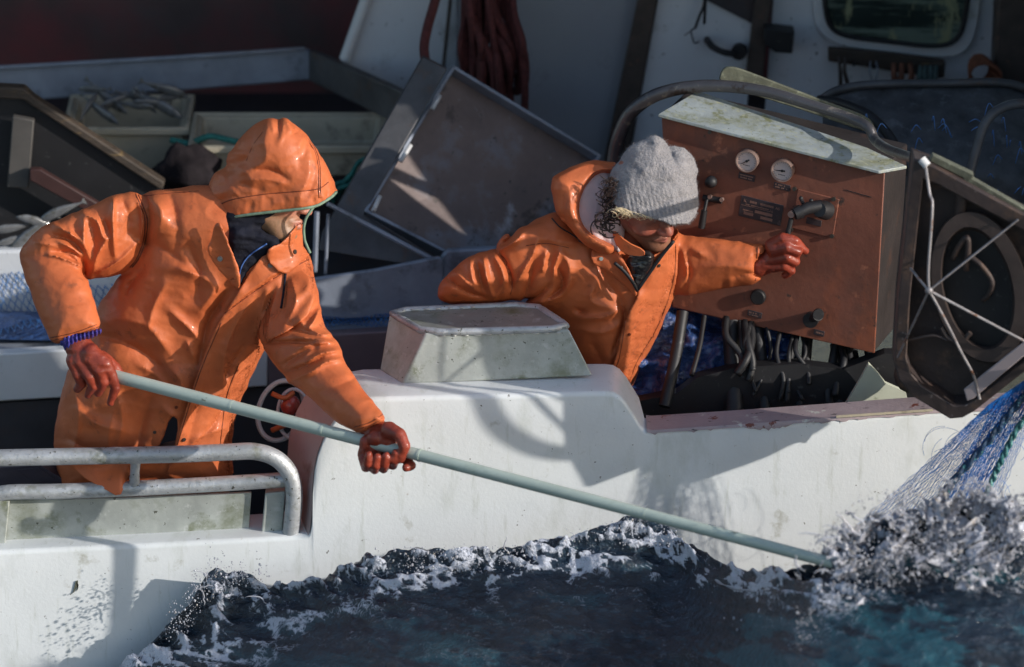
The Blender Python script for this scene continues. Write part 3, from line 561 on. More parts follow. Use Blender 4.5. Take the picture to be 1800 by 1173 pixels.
# ---------------------------------------------------------------- net drum behind
dr = thing('net_drum', W(1650, 330, 1.0), 'big dark net drum with pipe rim below the wheelhouse window', 'drum')
V, F = [], []
us = np.linspace(1446, 2150, 40); ts = np.linspace(0, 1, 18)
for px in us:
    for t in ts:
        top = np.interp(px, [1446, 1475, 1530, 1765, 1830, 2150], [176, 160, 151, 148, 166, 200])
        y = 1.25 - .30 * math.sin(t * 2.4); V.append(W(px, top + t * 290, y) )
for i in range(39):
    for k in range(17): F.append((i * 18 + k, i * 18 + k + 1, i * 18 + 19 + k, i * 18 + 18 + k))
link('barrel', V, F, pm('marbled_drum_metal', (.075, .078, .085), .5, .2, var=.4, vs=14, spots=[((.16, .17, .185), 18, .55, .72), ((.03, .028, .027), 9, .56, .75)], bump=[(.3, 18)]), dr, smooth=True)
b = MB(); b.tube(spline(L3([(1432, 190, 1.27), (1446, 174, 1.25), (1475, 158, 1.24), (1530, 149, 1.24), (1650, 147, 1.24), (1762, 146, 1.24), (1832, 165, 1.24), (1950, 190, 1.24)]), 6), .014, 12); b.build('rim', M['steeldark'], dr, smooth='angle')
b = MB(); b.tube(spline(L3([(1440, 176, 1.2), (1480, 182, 1.12), (1530, 205, 1.02), (1570, 250, .95), (1592, 310, .9)]), 6), .016, 10); b.build('flange', M['black'], dr, smooth='angle')
b = MB(); b.tube(spline(L3([(1692, 360, .62), (1704, 310, .64), (1720, 250, .66), (1735, 212, .68), (1762, 190, .70), (1800, 183, .72), (1850, 196, .72), (1880, 250, .72)]), 7), .0155, 12); b.build('hoop', M['steeldark'], dr, smooth='angle')
b = MB(); q = random.Random(5)
for i in range(34):
    x, y = q.uniform(1500, 1800), q.uniform(180, 350)
    if (y - 180) < (x - 1500) * .1: y += 60
    dx, dy = q.uniform(-28, 28), q.uniform(-22, 14); yy = q.uniform(.75, .9)
    b.tube(spline(L3([(x, y, yy), (x + dx * .5, y + dy - 8, yy - .02), (x + dx, y + dy, yy)]), 4), .0016, 5)
tag(b.build('twine_scraps', pm('blue_nylon', (.10, .26, .62), .2, var=.3, spec=.9, coat=.6), None, smooth=True), 'scraps of shiny blue twine caught on the net drum', 'twine', kind='stuff')
# ---------------------------------------------------------------- net hauler outboard of the gunwale
YH = -.44
_W = W
def W(px, py, y): return _W(px, py, np.asarray(y, float) - .10 - .30 * (np.asarray(px, float) - 1640) * S)      # the hauler is turned away like the console
nh = thing('net_hauler', W(1700, 740, -.35), 'dark iron net hauler hung over the side with a rod cage', 'hauler')
oc = [(1606, 279), (1640, 292), (1800, 378), (1985, 472), (2000, 500), (1985, 520), (1800, 655), (1712, 724), (1692, 735), (1670, 737), (1604, 697), (1580, 668), (1573, 640), (1580, 520)]
ctr = np.mean(oc, 0); ci = [(ctr[0] + (x - ctr[0]) * .87, ctr[1] + (y - ctr[1]) * .87) for x, y in oc]
fo_ = np.array([W(x, y, YH) for x, y in oc]); fi_ = np.array([W(x, y, YH) for x, y in ci]); n = len(oc)
off = lambda P, d: P + np.array((0, d, 0))
cid = [(ctr[0] + (x - ctr[0]) * .84, ctr[1] + (y - ctr[1]) * .84) for x, y in oc]; fd = np.array([W(x, y, YH) for x, y in cid])
V = np.concatenate((off(fo_, .09), fo_, fi_, off(fd, .07))); F = []
for l in range(3):
    for i in range(n): F.append((l * n + i, l * n + (i + 1) % n, l * n + n + (i + 1) % n, l * n + n + i))
F += [list(range(3 * n, 4 * n))[::-1], list(range(n))]
link('housing', V, F, M['rust'], nh, bevel=.004)
def ell(cx, cy, rx, ry, y, k=40, rot=0): return [W(cx + rx * math.cos(a) * math.cos(rot) - ry * math.sin(a) * math.sin(rot), cy + rx * math.cos(a) * math.sin(rot) + ry * math.sin(a) * math.cos(rot), y) for a in np.arange(k) / k * 6.2832]
k = 44; A = np.array(ell(1722, 505, 84, 136, -.385, k, -.22)); A2 = np.array(ell(1722, 505, 82, 134, -.43, k, -.22)); B2 = np.array(ell(1719, 507, 62, 110, -.43, k, -.22)); Bd = np.array(ell(1719, 507, 58, 104, -.385, k, -.22))
V = np.concatenate((A, A2, B2, Bd)); F = []
for l in range(3):
    for i in range(k): F.append((l * k + i, l * k + (i + 1) % k, l * k + k + (i + 1) % k, l * k + k + i))
link('flange', V, F, M['ring'], nh, smooth='angle')
Bb = np.array(ell(1719, 507, 60, 107, -.380, k, -.22)); link('drum_face', np.concatenate((Bb, off(Bb, .005))), [list(range(k)), list(range(k, 2 * k))[::-1]], M['black'], nh)
b = MB(); b.tube(spline(L3([(1675, 455, -.41), (1688, 430, -.42), (1700, 418, -.425), (1702, 440, -.42), (1698, 475, -.41)]), 5), .009, 8); b.tube(spline(L3([(1705, 450, -.42), (1728, 470, -.425), (1744, 495, -.42), (1740, 515, -.41), (1728, 528, -.40)]), 5), .008, 8); b.build('hand_hook', M['rust'], nh, smooth=True)
MB().tube(L3([(1688, 380, -.40), (1692, 330, -.42)]), .017, 12).build('flange_stay', M['ring'], nh, smooth='angle'); b = MB(); b.tube(spline(L3([(1590, 600, -.41), (1640, 590, -.42), (1665, 598, -.42), (1680, 600, -.42)]), 4), .005, 7); b.tube(spline(L3([(1655, 575, -.42), (1668, 595, -.42), (1690, 600, -.42), (1706, 585, -.42)]), 5), .008, 7); b.build('bracket', M['ring'], nh, smooth='angle')
cf = [(1600, 330), (1700, 352), (1800, 400), (1960, 480), (1985, 505), (1800, 648), (1708, 716), (1690, 727), (1672, 729), (1610, 690), (1588, 664), (1582, 640)]
D1 = np.array([W(x, y, -.352) for x, y in cf]); D2 = np.array([W(x, y + (26 if y < 480 else -2), -.11) for x, y in cf]); k2 = len(cf)
link('motor_casing', np.concatenate((D1, D2)), [list(range(k2)), list(range(k2, 2 * k2))[::-1]] + [(i, (i + 1) % k2, k2 + (i + 1) % k2, k2 + i) for i in range(k2)], M['rust'], nh, bevel=.006)
b = MB(); b.tube(spline(L3([(1720, 560, -.10), (1690, 600, .05), (1640, 650, .18), (1600, 660, .30)]), 6), .055, 14); b.build('arm', M['rust'], nh, smooth='angle')
hub = (1633, 511, -.53)
for pts, r in (([(1626, 284, -.445), (1634, 340, -.47), (1639, 365, -.485), (1632, 470, -.52), hub], .0045), ([(1790, 386, -.445), hub], .0034), ([(1812, 606, -.445), hub], .0044), ([(1722, 702, -.447), (1712, 662, -.455), (1690, 620, -.475), (1660, 560, -.51), hub], .0045), ([(1578, 628, -.445), hub], .0034), ([(1601, 472, -.445), (1615, 490, -.49), hub], .004)):
    b = MB(); P = L3(pts); b.tube(spline(P, 5) if len(P) > 2 else P, r, 9); b.build('guard_rod', M['rod'], nh, smooth='angle')
b = MB(); b.ball(W(*hub), (.012, .010, .012), 12, 8); b.build('cage_hub', M['rod'], nh, smooth=True)
b = MB(); b.pxp([(1694, 685), (1805, 597), (1816, 613), (1712, 701), (1700, 706)], -.452, .006); b.build('wear_strip', pm('pale_wear_strip', (.30, .255, .265), .5, var=.1), nh, bevel=.003)
for P, wd in (([(1634, 281), (1640, 272), (1712, 306), (1706, 318)], .09), ([(1690, 316), (1700, 308), (1812, 372), (1806, 382)], .10)):
    b = MB(); b.pxp([(x, y + 2) for x, y in P], YH + .03, .035); b.build('top_plate', M['moss'], nh, bevel=.002)
b = MB(); b.tube(L3([(1620, 280, -.44), (1630, 292, -.445)]), .013, 10); b.build('pipe_end', M['white'], nh, smooth='angle')
W = _W
b = MB(); b.pxp([(1812, 650), (2010, 505), (2075, 640), (2052, 655), (1960, 700), (1870, 731), (1812, 738)], -.56, .05); b.build('added_shadow_plate', M['rust'], nh, bevel=.006)  # unseen plate, added to widen the hauler's shadow on the hull
# unseen pipe, added to cast its bent shadow across the bulwark
def sunward(px, py, yr, y):   # the point at distance y whose shadow lands on photo point (px, py) of the surface at yr
    p = W(px, py, yr); return p - SUN * ((yr - y) / SUN[1])
P = [sunward(*q) for q in ((1060, 800, 0, -.84), (985, 797, 0, -.88), (940, 788, 0, -.90), (895, 765, 0, -.91), (868, 738, 0, -.92), (852, 705, 0, -.92), (840, 665, 0, -.93), (830, 560, 0, -.94))]
b = MB(); b.tube(spline(P, 6), .0185, 14); b.build('added_shadow_pipe', M['alu'], nh, smooth='angle')
# ---------------------------------------------------------------- netting
def strands(b, n, s0, s1, e0, e1, y0, y1, r, sag, q, nd=16, amp=5):
    for i in range(n):
        u = (i + q.uniform(-.2, .2)) / n; s_ = np.array(s0) + (np.array(s1) - s0) * u; e = np.array(e0) + (np.array(e1) - e0) * u
        P = []; jit = [q.uniform(-1, 1) for _ in range(4)]
        for k in range(nd + 1):
            t = k / nd; w_ = math.sin(math.pi * t); zz = (amp * (.3 + t) * ((k + i) % 2 - .5) * 2)
            x = s_[0] + (e[0] - s_[0]) * t + sag * w_ * (.5 + u) + zz * .8 + jit[0] * 3 * math.sin(t * 5 + jit[1] * 3) * t
            y = s_[1] + (e[1] - s_[1]) * t + zz * .5 - sag * .3 * w_ + jit[2] * 3 * math.sin(t * 4 + jit[3] * 3) * t
            P.append(W(x, y, y0 + (y1 - y0) * t + .02 * jit[1] * w_))
        b.tube(P, r, 4, caps=False)
nw = thing('fishing_net', W(1660, 900, -.55), 'bright blue gill net streaming from the hauler down to the sea', 'net')
b = MB(); q = random.Random(3)
strands(b, 100, (1738, 712), (1842, 640), (1508, 925), (1735, 925), -.53, -.38, .0006, 6, q, 13, 2.6)
strands(b, 48, (1760, 696), (1850, 640), (1655, 870), (1715, 900), -.53, -.46, .0009, 2, q, 10, 2.0)
for i in range(26):
    x, y = q.uniform(1660, 1810), q.uniform(760, 900); r0 = q.uniform(15, 55); a0 = q.uniform(0, 6)
    b.tube([W(x + r0 * math.cos(a0 + t), y + r0 * .8 * math.sin(a0 + t * 1.1), -.42) for t in np.linspace(0, q.uniform(1.2, 3), 12)], .0006, 4, caps=False)
b.build('mesh_webbing', M['netblue'], nw, smooth=True)
for P, r, m in (([(1850, 650, -.55), (1790, 710, -.53), (1735, 778, -.51), (1668, 856, -.48), (1640, 900, -.46)], .0105, pm('wet_head_rope', (.02, .06, .13), .35, var=.5, vs=40, spots=[((.10, .35, .36), 70, .6, .68)], bump=[(.9, 130)])), ([(1850, 690, -.55), (1795, 745, -.53), (1765, 800, -.51), (1742, 850, -.49), (1722, 905, -.47)], .0085, pm('wet_foot_rope', (.04, .17, .18), .35, var=.5, vs=40, spots=[((.25, .50, .45), 60, .58, .66)], bump=[(.9, 130)]))):
    P = spline(L3(P), 20); b = MB()
    for h in range(2):
        b.tube([p + r * .55 * np.array((math.cos(i * .55 + h * math.pi), .5 * math.sin(i * .55 + h * math.pi), math.sin(i * .55 + h * math.pi) * .6)) for i, p in enumerate(P)], r * .75, 7)
    b.build('rope', m, nw, smooth=True)
def diamonds(b, fn, nu, nv, r, q, jit=.18):
    for i in range(nu):
        P1, P2 = [], []
        for k in range(nv + 1):
            j = lambda: q.uniform(-jit, jit)
            P1.append(fn((i + ((k % 2) * .5) + j()) / nu, (k + j()) / nv)); P2.append(fn((i + 1 - ((k % 2) * .5) + j() * .3) / nu, (k + j() * .3) / nv))
        b.tube(P1, r, 4, caps=False); b.tube(P2, r, 4, caps=False)
ln = thing('fishing_net', W(40, 590, 1.2), 'blue net draped over the sunlit inner bulwark behind the left sleeve', 'net')
b = MB(); q = random.Random(6)
diamonds(b, lambda u, v: W(-120 + 330 * u + 25 * v, 478 + 10 * math.sin(u * 9) + 100 * v + u * 16, 1.262 - .26 * max(0, v - .75) / .25), 26, 9, .0015, q); b.build('mesh_webbing', M['netfar'], ln, smooth=True)
V, F = [], []
for i, px in enumerate(np.linspace(-300, 230, 50)):
    for k in range(12):
        v = k / 11; p = W(px, 545 + 26 * vn(np.array([px * .02, 0, 5])) * 0 + 50 * v + px * .02, 1.25 - .2 * v); h = .018 * math.sin(math.pi * v) * (1 + .8 * vn(np.array([px * .05, v * 4, 0]))) ; V.append((p[0], p[1] - .01, p[2] + h))
for i in range(49):
    for k in range(11): F.append((i * 12 + k, i * 12 + k + 1, i * 12 + 13 + k, i * 12 + 12 + k))
link('heap', V, F, M['netdark'], ln, smooth=True)
mn = thing('fishing_net', W(650, 580, 1.1), 'thin dark blue net spread on the side deck behind the aluminium box', 'net')
b = MB(); q = random.Random(7)
diamonds(b, lambda u, v: (lambda p: (p[0], p[1], p[2] + .012 + .006 * math.sin(u * 20 + v * 7)))(W(480 + 330 * u, 586 - 16 * u - (46 - 6 * u) * v, .97 + .30 * v)), 40, 10, .0014, q, .3); b.build('mesh_webbing', M['netfar'], mn, smooth=True)
rn = thing('fishing_net', W(1200, 700, .5), 'wet glittering blue net heaped under the orange console', 'net')
V, F = [], []; NU, NV = 70, 40
for i in range(NU):
    for k in range(NV):
        u, v = i / (NU - 1), k / (NV - 1); px, py = 1080 + 320 * u, 535 + 170 * v * (1 - .35 * u * u)
        y = .62 - .22 * v + .05 * fbm(np.array([u * 7, v * 5, 0]), 4, 3); V.append(W(px, py, y))
for i in range(NU - 1):
    for k in range(NV - 1): F.append((i * NV + k, i * NV + k + 1, i * NV + NV + k + 1, i * NV + NV + k))
link('heap', V, F, pm('wet_blue_net_heap', (.02, .065, .22), .2, var=.6, vs=16, spec=1, bump=[(1, 90), (1, 30)], coat=.6, rv=.18), rn, smooth=True)
# ---------------------------------------------------------------- boathook pole
PY = lambda px: (213 - px) * S / 1.9 - .002
pl = thing('boathook_pole', W(820, 810, PY(820)), 'pale green fibreglass boathook pole dipping into the wave', 'pole')
x0, x1 = 196, 1470; P = [W(x, 661 + (x - 200) * .2585 + 6 * math.sin((x - 200) / 1270 * 3.14) * 0 + ((x - 200) / 1230) ** 2 * 2, PY(x)) for x in np.linspace(x0, x1, 30)]
b = MB(); b.tube(P, np.linspace(.0195, .0165, 30), 18); b.build('shaft', M['pole'], pl, smooth='angle')
for x in (408, 568, 738, 1135):
    b = MB(); Q = [W(x + d, 661 + (x + d - 200) * .2585 + ((x + d - 200) / 1230) ** 2 * 2, PY(x + d)) for d in (-2, 2)]; b.tube(Q, .0197 if x < 1000 else .0178, 18); b.build('joint_band', M['pole'], pl, smooth='angle')
# stuck weed scrap and drips on the hull
b = MB(); b.pxp([(128, 1043), (133, 1022), (137, 1021), (137, 1036), (134, 1040), (138, 1029)], -.004, .003); b.tube(L3([(131, 1040, -.004), (123, 1046, -.004)]), .001, 5)
tag(b.build('seaweed_scrap', M['moss'], None), 'small brown seaweed scrap stuck on the white hull', 'seaweed')
# ---------------------------------------------------------------- sculpting: signed distances on a grid, meshed with surface nets
def poly_sd(poly, X, Y):                 # signed distance (inside positive) in photo units
    P = np.asarray(poly, float); d = np.full(X.shape, 1e9); ins = np.zeros(X.shape, bool)
    for a, b in zip(P, np.roll(P, -1, 0)):
        e = b - a; wx, wy = X - a[0], Y - a[1]; t = np.clip((wx * e[0] + wy * e[1]) / (e @ e + 1e-9), 0, 1)
        d = np.minimum(d, (wx - t * e[0]) ** 2 + (wy - t * e[1]) ** 2)
        c = ((a[1] > Y) != (b[1] > Y))
        with np.errstate(divide='ignore', invalid='ignore'): ins ^= c & (X < (b[0] - a[0]) * (Y - a[1]) / (b[1] - a[1]) + a[0])
    return np.where(ins, 1, -1) * np.sqrt(d)
def poly_line(pts, X, Y):
    P = np.asarray(pts, float); d = np.full(X.shape, 1e9)
    for a, b in zip(P[:-1], P[1:]):
        e = b - a; t = np.clip(((X - a[0]) * e[0] + (Y - a[1]) * e[1]) / (e @ e + 1e-9), 0, 1); d = np.minimum(d, np.hypot(X - a[0] - t * e[0], Y - a[1] - t * e[1]))
    return d
def smin(a, b, k):
    h = np.clip(.5 + .5 * (b - a) / k, 0, 1); return b * (1 - h) + a * h - k * h * (1 - h)
def surface_nets(f):
    s = f < 0; nx, ny, nz = f.shape
    c8 = [(i, j, k) for i in (0, 1) for j in (0, 1) for k in (0, 1)]
    cnt = sum(s[i:nx - 1 + i, j:ny - 1 + j, k:nz - 1 + k].astype(np.int8) for i, j, k in c8)
    cells = np.argwhere((cnt > 0) & (cnt < 8)); idx = -np.ones((nx - 1, ny - 1, nz - 1), np.int64)
    idx[tuple(cells.T)] = np.arange(len(cells))
    vals = np.stack([f[cells[:, 0] + i, cells[:, 1] + j, cells[:, 2] + k] for i, j, k in c8], 1)
    pos = np.zeros((len(cells), 3)); n = np.zeros(len(cells)); C8 = np.array(c8, float)
    for a in range(8):
        for b in range(a + 1, 8):
            if np.abs(C8[a] - C8[b]).sum() != 1: continue
            m = (vals[:, a] < 0) != (vals[:, b] < 0); t = vals[m, a] / (vals[m, a] - vals[m, b])
            pos[m] += C8[a] + t[:, None] * (C8[b] - C8[a]); n[m] += 1
    V = cells + pos / n[:, None]; F = []
    def quads(sd, A):
        e = np.argwhere(sd[0] != sd[1]); e = e[np.all([e[:, q] >= 1 for q in A], 0)]
        lim = np.array(idx.shape); e = e[np.all(e < lim, 1)]
        o1, o2 = np.zeros(3, int), np.zeros(3, int); o1[A[0]] = 1; o2[A[1]] = 1
        g = lambda x: idx[tuple(x.T)]
        q = np.stack((g(e - o1 - o2), g(e - o2), g(e), g(e - o1)), 1); fl = sd[0][tuple(e.T)]
        q[~fl] = q[~fl][:, ::-1]; return q
    F.append(quads((s[:-1], s[1:]), (1, 2))); F.append(quads((s[:, :-1], s[:, 1:]), (2, 0))); F.append(quads((s[:, :, :-1], s[:, :, 1:]), (0, 1)))
    return V, np.concatenate(F)
class Sculpt:
    def __init__(s, x0, x1, y0, y1, ya, yb, dp=3, dw=.005):
        s.px = np.arange(x0, x1 + dp, dp, dtype=float); s.py = np.arange(y0, y1 + dp, dp, dtype=float); s.dp = dp
        ws = [float(depth_of(np.array(x), np.array(y), np.array(q))) for x in (x0, x1) for y in (y0, y1) for q in (ya, yb)]
        s.w = np.arange(min(ws), max(ws), dw)
        s.X2, s.Y2 = np.meshgrid(s.px, s.py, indexing='ij')
        r = ray(s.X2, s.Y2); s.P = (CAM + r[:, :, None, :] * (D + s.w)[None, None, :, None]).astype(np.float32)
        s.f = np.full(s.P.shape[:3], 1.0, np.float32)
    def sub(s, bb, pad=12):
        i0 = max(0, int((bb[0] - pad - s.px[0]) / s.dp)); i1 = min(len(s.px), int((bb[1] + pad - s.px[0]) / s.dp) + 2)
        j0 = max(0, int((bb[2] - pad - s.py[0]) / s.dp)); j1 = min(len(s.py), int((bb[3] + pad - s.py[0]) / s.dp) + 2)
        return slice(i0, i1), slice(j0, j1)
    def yfield(s, yc, X, Y):
        if np.isscalar(yc): return np.full(X.shape, float(yc))
        yc = np.asarray(yc, float)
        if len(yc) == 2:                 # along a line between two points
            a, b = yc; e = b[:2] - a[:2]; t = np.clip(((X - a[0]) * e[0] + (Y - a[1]) * e[1]) / (e @ e), -.25, 1.25); return a[2] + t * (b[2] - a[2])
        A = np.c_[yc[:, :2] / 100, np.ones(len(yc))]; q = np.linalg.lstsq(A, yc[:, 2], rcond=None)[0]; return X / 100 * q[0] + Y / 100 * q[1] + q[2]
    def plan(s, poly, yc, R, T, sl, ch=2, e=2.0):
        P = chaikin(poly, ch) if ch else np.asarray(poly, float)
        X, Y = s.X2[sl], s.Y2[sl]; d = poly_sd(P, X, Y) * S
        q = np.maximum(R - d, 0)[:, :, None]; dy = np.abs(s.P[sl][..., 1] - s.yfield(yc, X, Y)[:, :, None]) * (R / T)
        return (np.sqrt(q * q + dy * dy) - R) * min(1, T / R) ** .5
    def poly(s, poly, yc, R, T, k=.02, ch=2, cut=False, disp=None):
        P = np.asarray(poly, float); sl = s.sub((P[:, 0].min(), P[:, 0].max(), P[:, 1].min(), P[:, 1].max()), 12 + k / S)
        g = s.plan(poly, yc, R, T, sl, ch)
        if disp is not None: g = g - disp[sl][:, :, None]
        s.f[sl] = np.maximum(s.f[sl], -g) if cut else smin(s.f[sl], g, k); return s
    def caps(s, pts, r, k=.012, world=False, cut=False):   # a chain of rounded cones; pts (px, py, y), r in metres
        A = np.asarray(pts, float) if world else L3(pts); r = np.broadcast_to(np.asarray(r, float), (len(A),)); best = None
        Q = np.asarray(pts, float) if not world else None
        if Q is not None: sl = s.sub((Q[:, 0].min(), Q[:, 0].max(), Q[:, 1].min(), Q[:, 1].max()), (r.max() + k) / S + 8)
        else: sl = (slice(None), slice(None))
        P = s.P[sl]
        for i in range(len(A) - 1):
            e = A[i + 1] - A[i]; v = P - A[i].astype(np.float32); t = np.clip((v @ e.astype(np.float32)) / (e @ e + 1e-12), 0, 1)
            g = np.sqrt(((v - t[..., None] * e.astype(np.float32)) ** 2).sum(-1)) - (r[i] + t * (r[i + 1] - r[i]))
            best = g if best is None else np.minimum(best, g)
        if len(A) == 1: best = np.sqrt(((P - A[0].astype(np.float32)) ** 2).sum(-1)) - r[0]
        s.f[sl] = np.maximum(s.f[sl], -best) if cut else smin(s.f[sl], best, k); return s
    def layer(s, base, poly, lift=.012, th=.005, ch=1, blur=6, disp=None, lift2=None, k=.004):   # a sheet lying on another sculpt
        ix = np.clip(np.round((s.px - base.px[0]) / base.dp).astype(int), 0, len(base.px) - 1); iy = np.clip(np.round((s.py - base.py[0]) / base.dp).astype(int), 0, len(base.py) - 1)
        b = base.f[np.ix_(ix, iy)]; neg = b < 0; has = neg.any(2); kk = np.argmax(neg, 2); k0 = np.maximum(kk - 1, 0)
        fa = np.take_along_axis(b, k0[..., None], 2)[..., 0]; fb = np.take_along_axis(b, kk[..., None], 2)[..., 0]; t = np.where(kk > 0, fa / np.where(np.abs(fa - fb) < 1e-9, 1, fa - fb), 0)
        wf = base.w[k0] + t * (base.w[1] - base.w[0]); P = chaikin(poly, ch) if ch else np.asarray(poly, float); d = poly_sd(P, s.X2, s.Y2)
        ok = has & (d > -30); val = np.where(ok, wf, 0.0); wt = ok.astype(float)
        for _ in range(40):                      # grow outwards, then soften
            if wt.min() > 0: break
            v2, w2 = val * (wt > 0), (wt > 0).astype(float); sv, sw = v2.copy(), w2.copy()
            for ax in (0, 1):
                for sh in (-1, 1): sv += np.roll(v2, sh, ax); sw += np.roll(w2, sh, ax)
            m = (wt == 0) & (sw > 0); val = np.where(m, sv / np.maximum(sw, 1), val); wt = np.where(m, 1, wt)
        val = np.where(wt > 0, val, np.median(wf[ok]) if ok.any() else 0)
        for _ in range(blur): val = .5 * val + .125 * (np.roll(val, 1, 0) + np.roll(val, -1, 0) + np.roll(val, 1, 1) + np.roll(val, -1, 1))
        L_ = lift if lift2 is None else lift + (lift2[0] - lift) * np.exp(-(poly_line(lift2[1], s.X2, s.Y2) / lift2[2]) ** 2)
        tgt = val - L_
        if disp is not None: tgt = tgt - disp
        q = np.maximum(.004 - d * S, 0)[:, :, None]; g = np.sqrt(np.maximum(np.abs(s.w[None, None, :] - tgt[:, :, None]) - th + .004, 0) ** 2 + q * q) - .004
        s.f = smin(s.f, g, k).astype(np.float32); return s
    def folds(s, L):
        d = np.zeros(s.X2.shape)
        for pts, wd, amp in L:
            P = spline(pts, 4) if len(pts) > 2 else np.asarray(pts, float); n = len(P) - 1; dd = np.full(s.X2.shape, 1e9); tt = np.zeros(s.X2.shape)
            lo, hi = P.min(0) - wd * 3, P.max(0) + wd * 3
            sl = s.sub((lo[0], hi[0], lo[1], hi[1]), 0); X, Y = s.X2[sl], s.Y2[sl]
            if X.size == 0: continue
            dl = np.full(X.shape, 1e9); tl = np.zeros(X.shape)
            for i in range(n):
                a, e = P[i], P[i + 1] - P[i]; t = np.clip(((X - a[0]) * e[0] + (Y - a[1]) * e[1]) / (e @ e + 1e-9), 0, 1)
                q = np.hypot(X - a[0] - t * e[0], Y - a[1] - t * e[1]); m = q < dl; dl[m] = q[m]; tl[m] = ((i + t) / n)[m]
            tap = .35 + .65 * np.sin(np.pi * np.clip(tl, 0, 1)) ** .7
            d[sl] += amp * tap * (.35 * np.exp(-(dl / wd) ** 2) + .65 * np.exp(-1.6 * dl / wd))
        return d
    def wrinkle(s, amp, sc, seed=0, rot=0, st=2.5):
        c, q = math.cos(rot), math.sin(rot); X, Y = s.X2 * sc, s.Y2 * sc
        return amp * fbm(np.stack((X * c + Y * q, (-X * q + Y * c) * st, np.zeros_like(X)), -1), 3, seed)
    def crumple(s, amp, sc, seed=0):
        Q = np.stack((s.X2 * sc, s.Y2 * sc, np.zeros_like(s.X2)), -1); Q = Q + .6 * np.stack((vn(Q * .7, seed + 5), vn(Q * .7, seed + 6), np.zeros_like(s.X2)), -1)
        return amp * ((.5 - np.abs(vn(Q, seed))) + .45 * (.5 - np.abs(vn(Q * 2.1 + 9, seed + 1))))
    def front(s, px, py):
        i = int(round((px - s.px[0]) / s.dp)); j = int(round((py - s.py[0]) / s.dp)); i = min(max(i, 0), len(s.px) - 1); j = min(max(j, 0), len(s.py) - 1)
        c = s.f[i, j]; h = np.nonzero(c < 0)[0]
        if len(h) == 0: return None
        k = h[0]
        if k == 0: return s.w[0]
        t = c[k - 1] / (c[k - 1] - c[k]); return s.w[k - 1] + t * (s.w[k] - s.w[k - 1])
    def on(s, px, py, lift=0):
        w = s.front(px, py)
        return None if w is None else WD(np.array(px, float), np.array(py, float), w - lift)
    def line(s, pts, step=4, lift=.0004):
        P = spline(pts, 10) if len(pts) > 2 else np.asarray(pts, float); out = []
        seg = np.concatenate(([0], np.cumsum(np.hypot(*np.diff(P, axis=0).T)))); 
        for u in np.arange(0, seg[-1], step):
            x, y = np.interp(u, seg, P[:, 0]), np.interp(u, seg, P[:, 1]); q = s.on(x, y, lift)
            if q is not None: out.append(q)
        out = np.array(out)
        if len(out) > 4: out[1:-1] = (out[:-2] + 2 * out[1:-1] + out[2:]) / 4
        return out
    def mesh(s, name, m, parent, smooth=1, attrs=None):
        V, F = surface_nets(s.f)
        if smooth:
            e = np.concatenate([F[:, [i, (i + 1) % 4]] for i in range(4)]); cn = np.bincount(np.r_[e[:, 0], e[:, 1]], minlength=len(V))[:, None]
            for _ in range(smooth):
                a = np.zeros_like(V); np.add.at(a, e[:, 0], V[e[:, 1]]); np.add.at(a, e[:, 1], V[e[:, 0]]); V = V * .5 + .5 * a / np.maximum(cn, 1)
        P = WD(s.px[0] + V[:, 0] * s.dp, s.py[0] + V[:, 1] * s.dp, s.w[0] + V[:, 2] * (s.w[1] - s.w[0]))
        F = F[:, ::-1] if s.flip(P, F) else F
        o = link(name, P, F, m, parent, smooth=True)
        if attrs:
            for an, fn in attrs.items():
                at = o.data.attributes.new(an, 'FLOAT', 'POINT'); at.data.foreach_set('value', np.clip(fn(P), 0, 1).astype(np.float32))
        return o
    def flip(s, P, F):
        a, b, c = P[F[:, 0]], P[F[:, 1]], P[F[:, 2]]; n = np.cross(b - a, c - a); ctr = P.mean(0); return ((a - ctr) * n).sum() < 0
def head_frame(px, py, y, fwd, up):       # directions given as (right, up, towards the viewer)
    tow = lambda v: v[0] * RX + v[1] * UP - v[2] * FW
    o = W(px, py, y); f = tow(fwd); f /= np.linalg.norm(f); u = tow(up); u -= f * u.dot(f); u /= np.linalg.norm(u); l = np.cross(u, f); return o, f, l, u
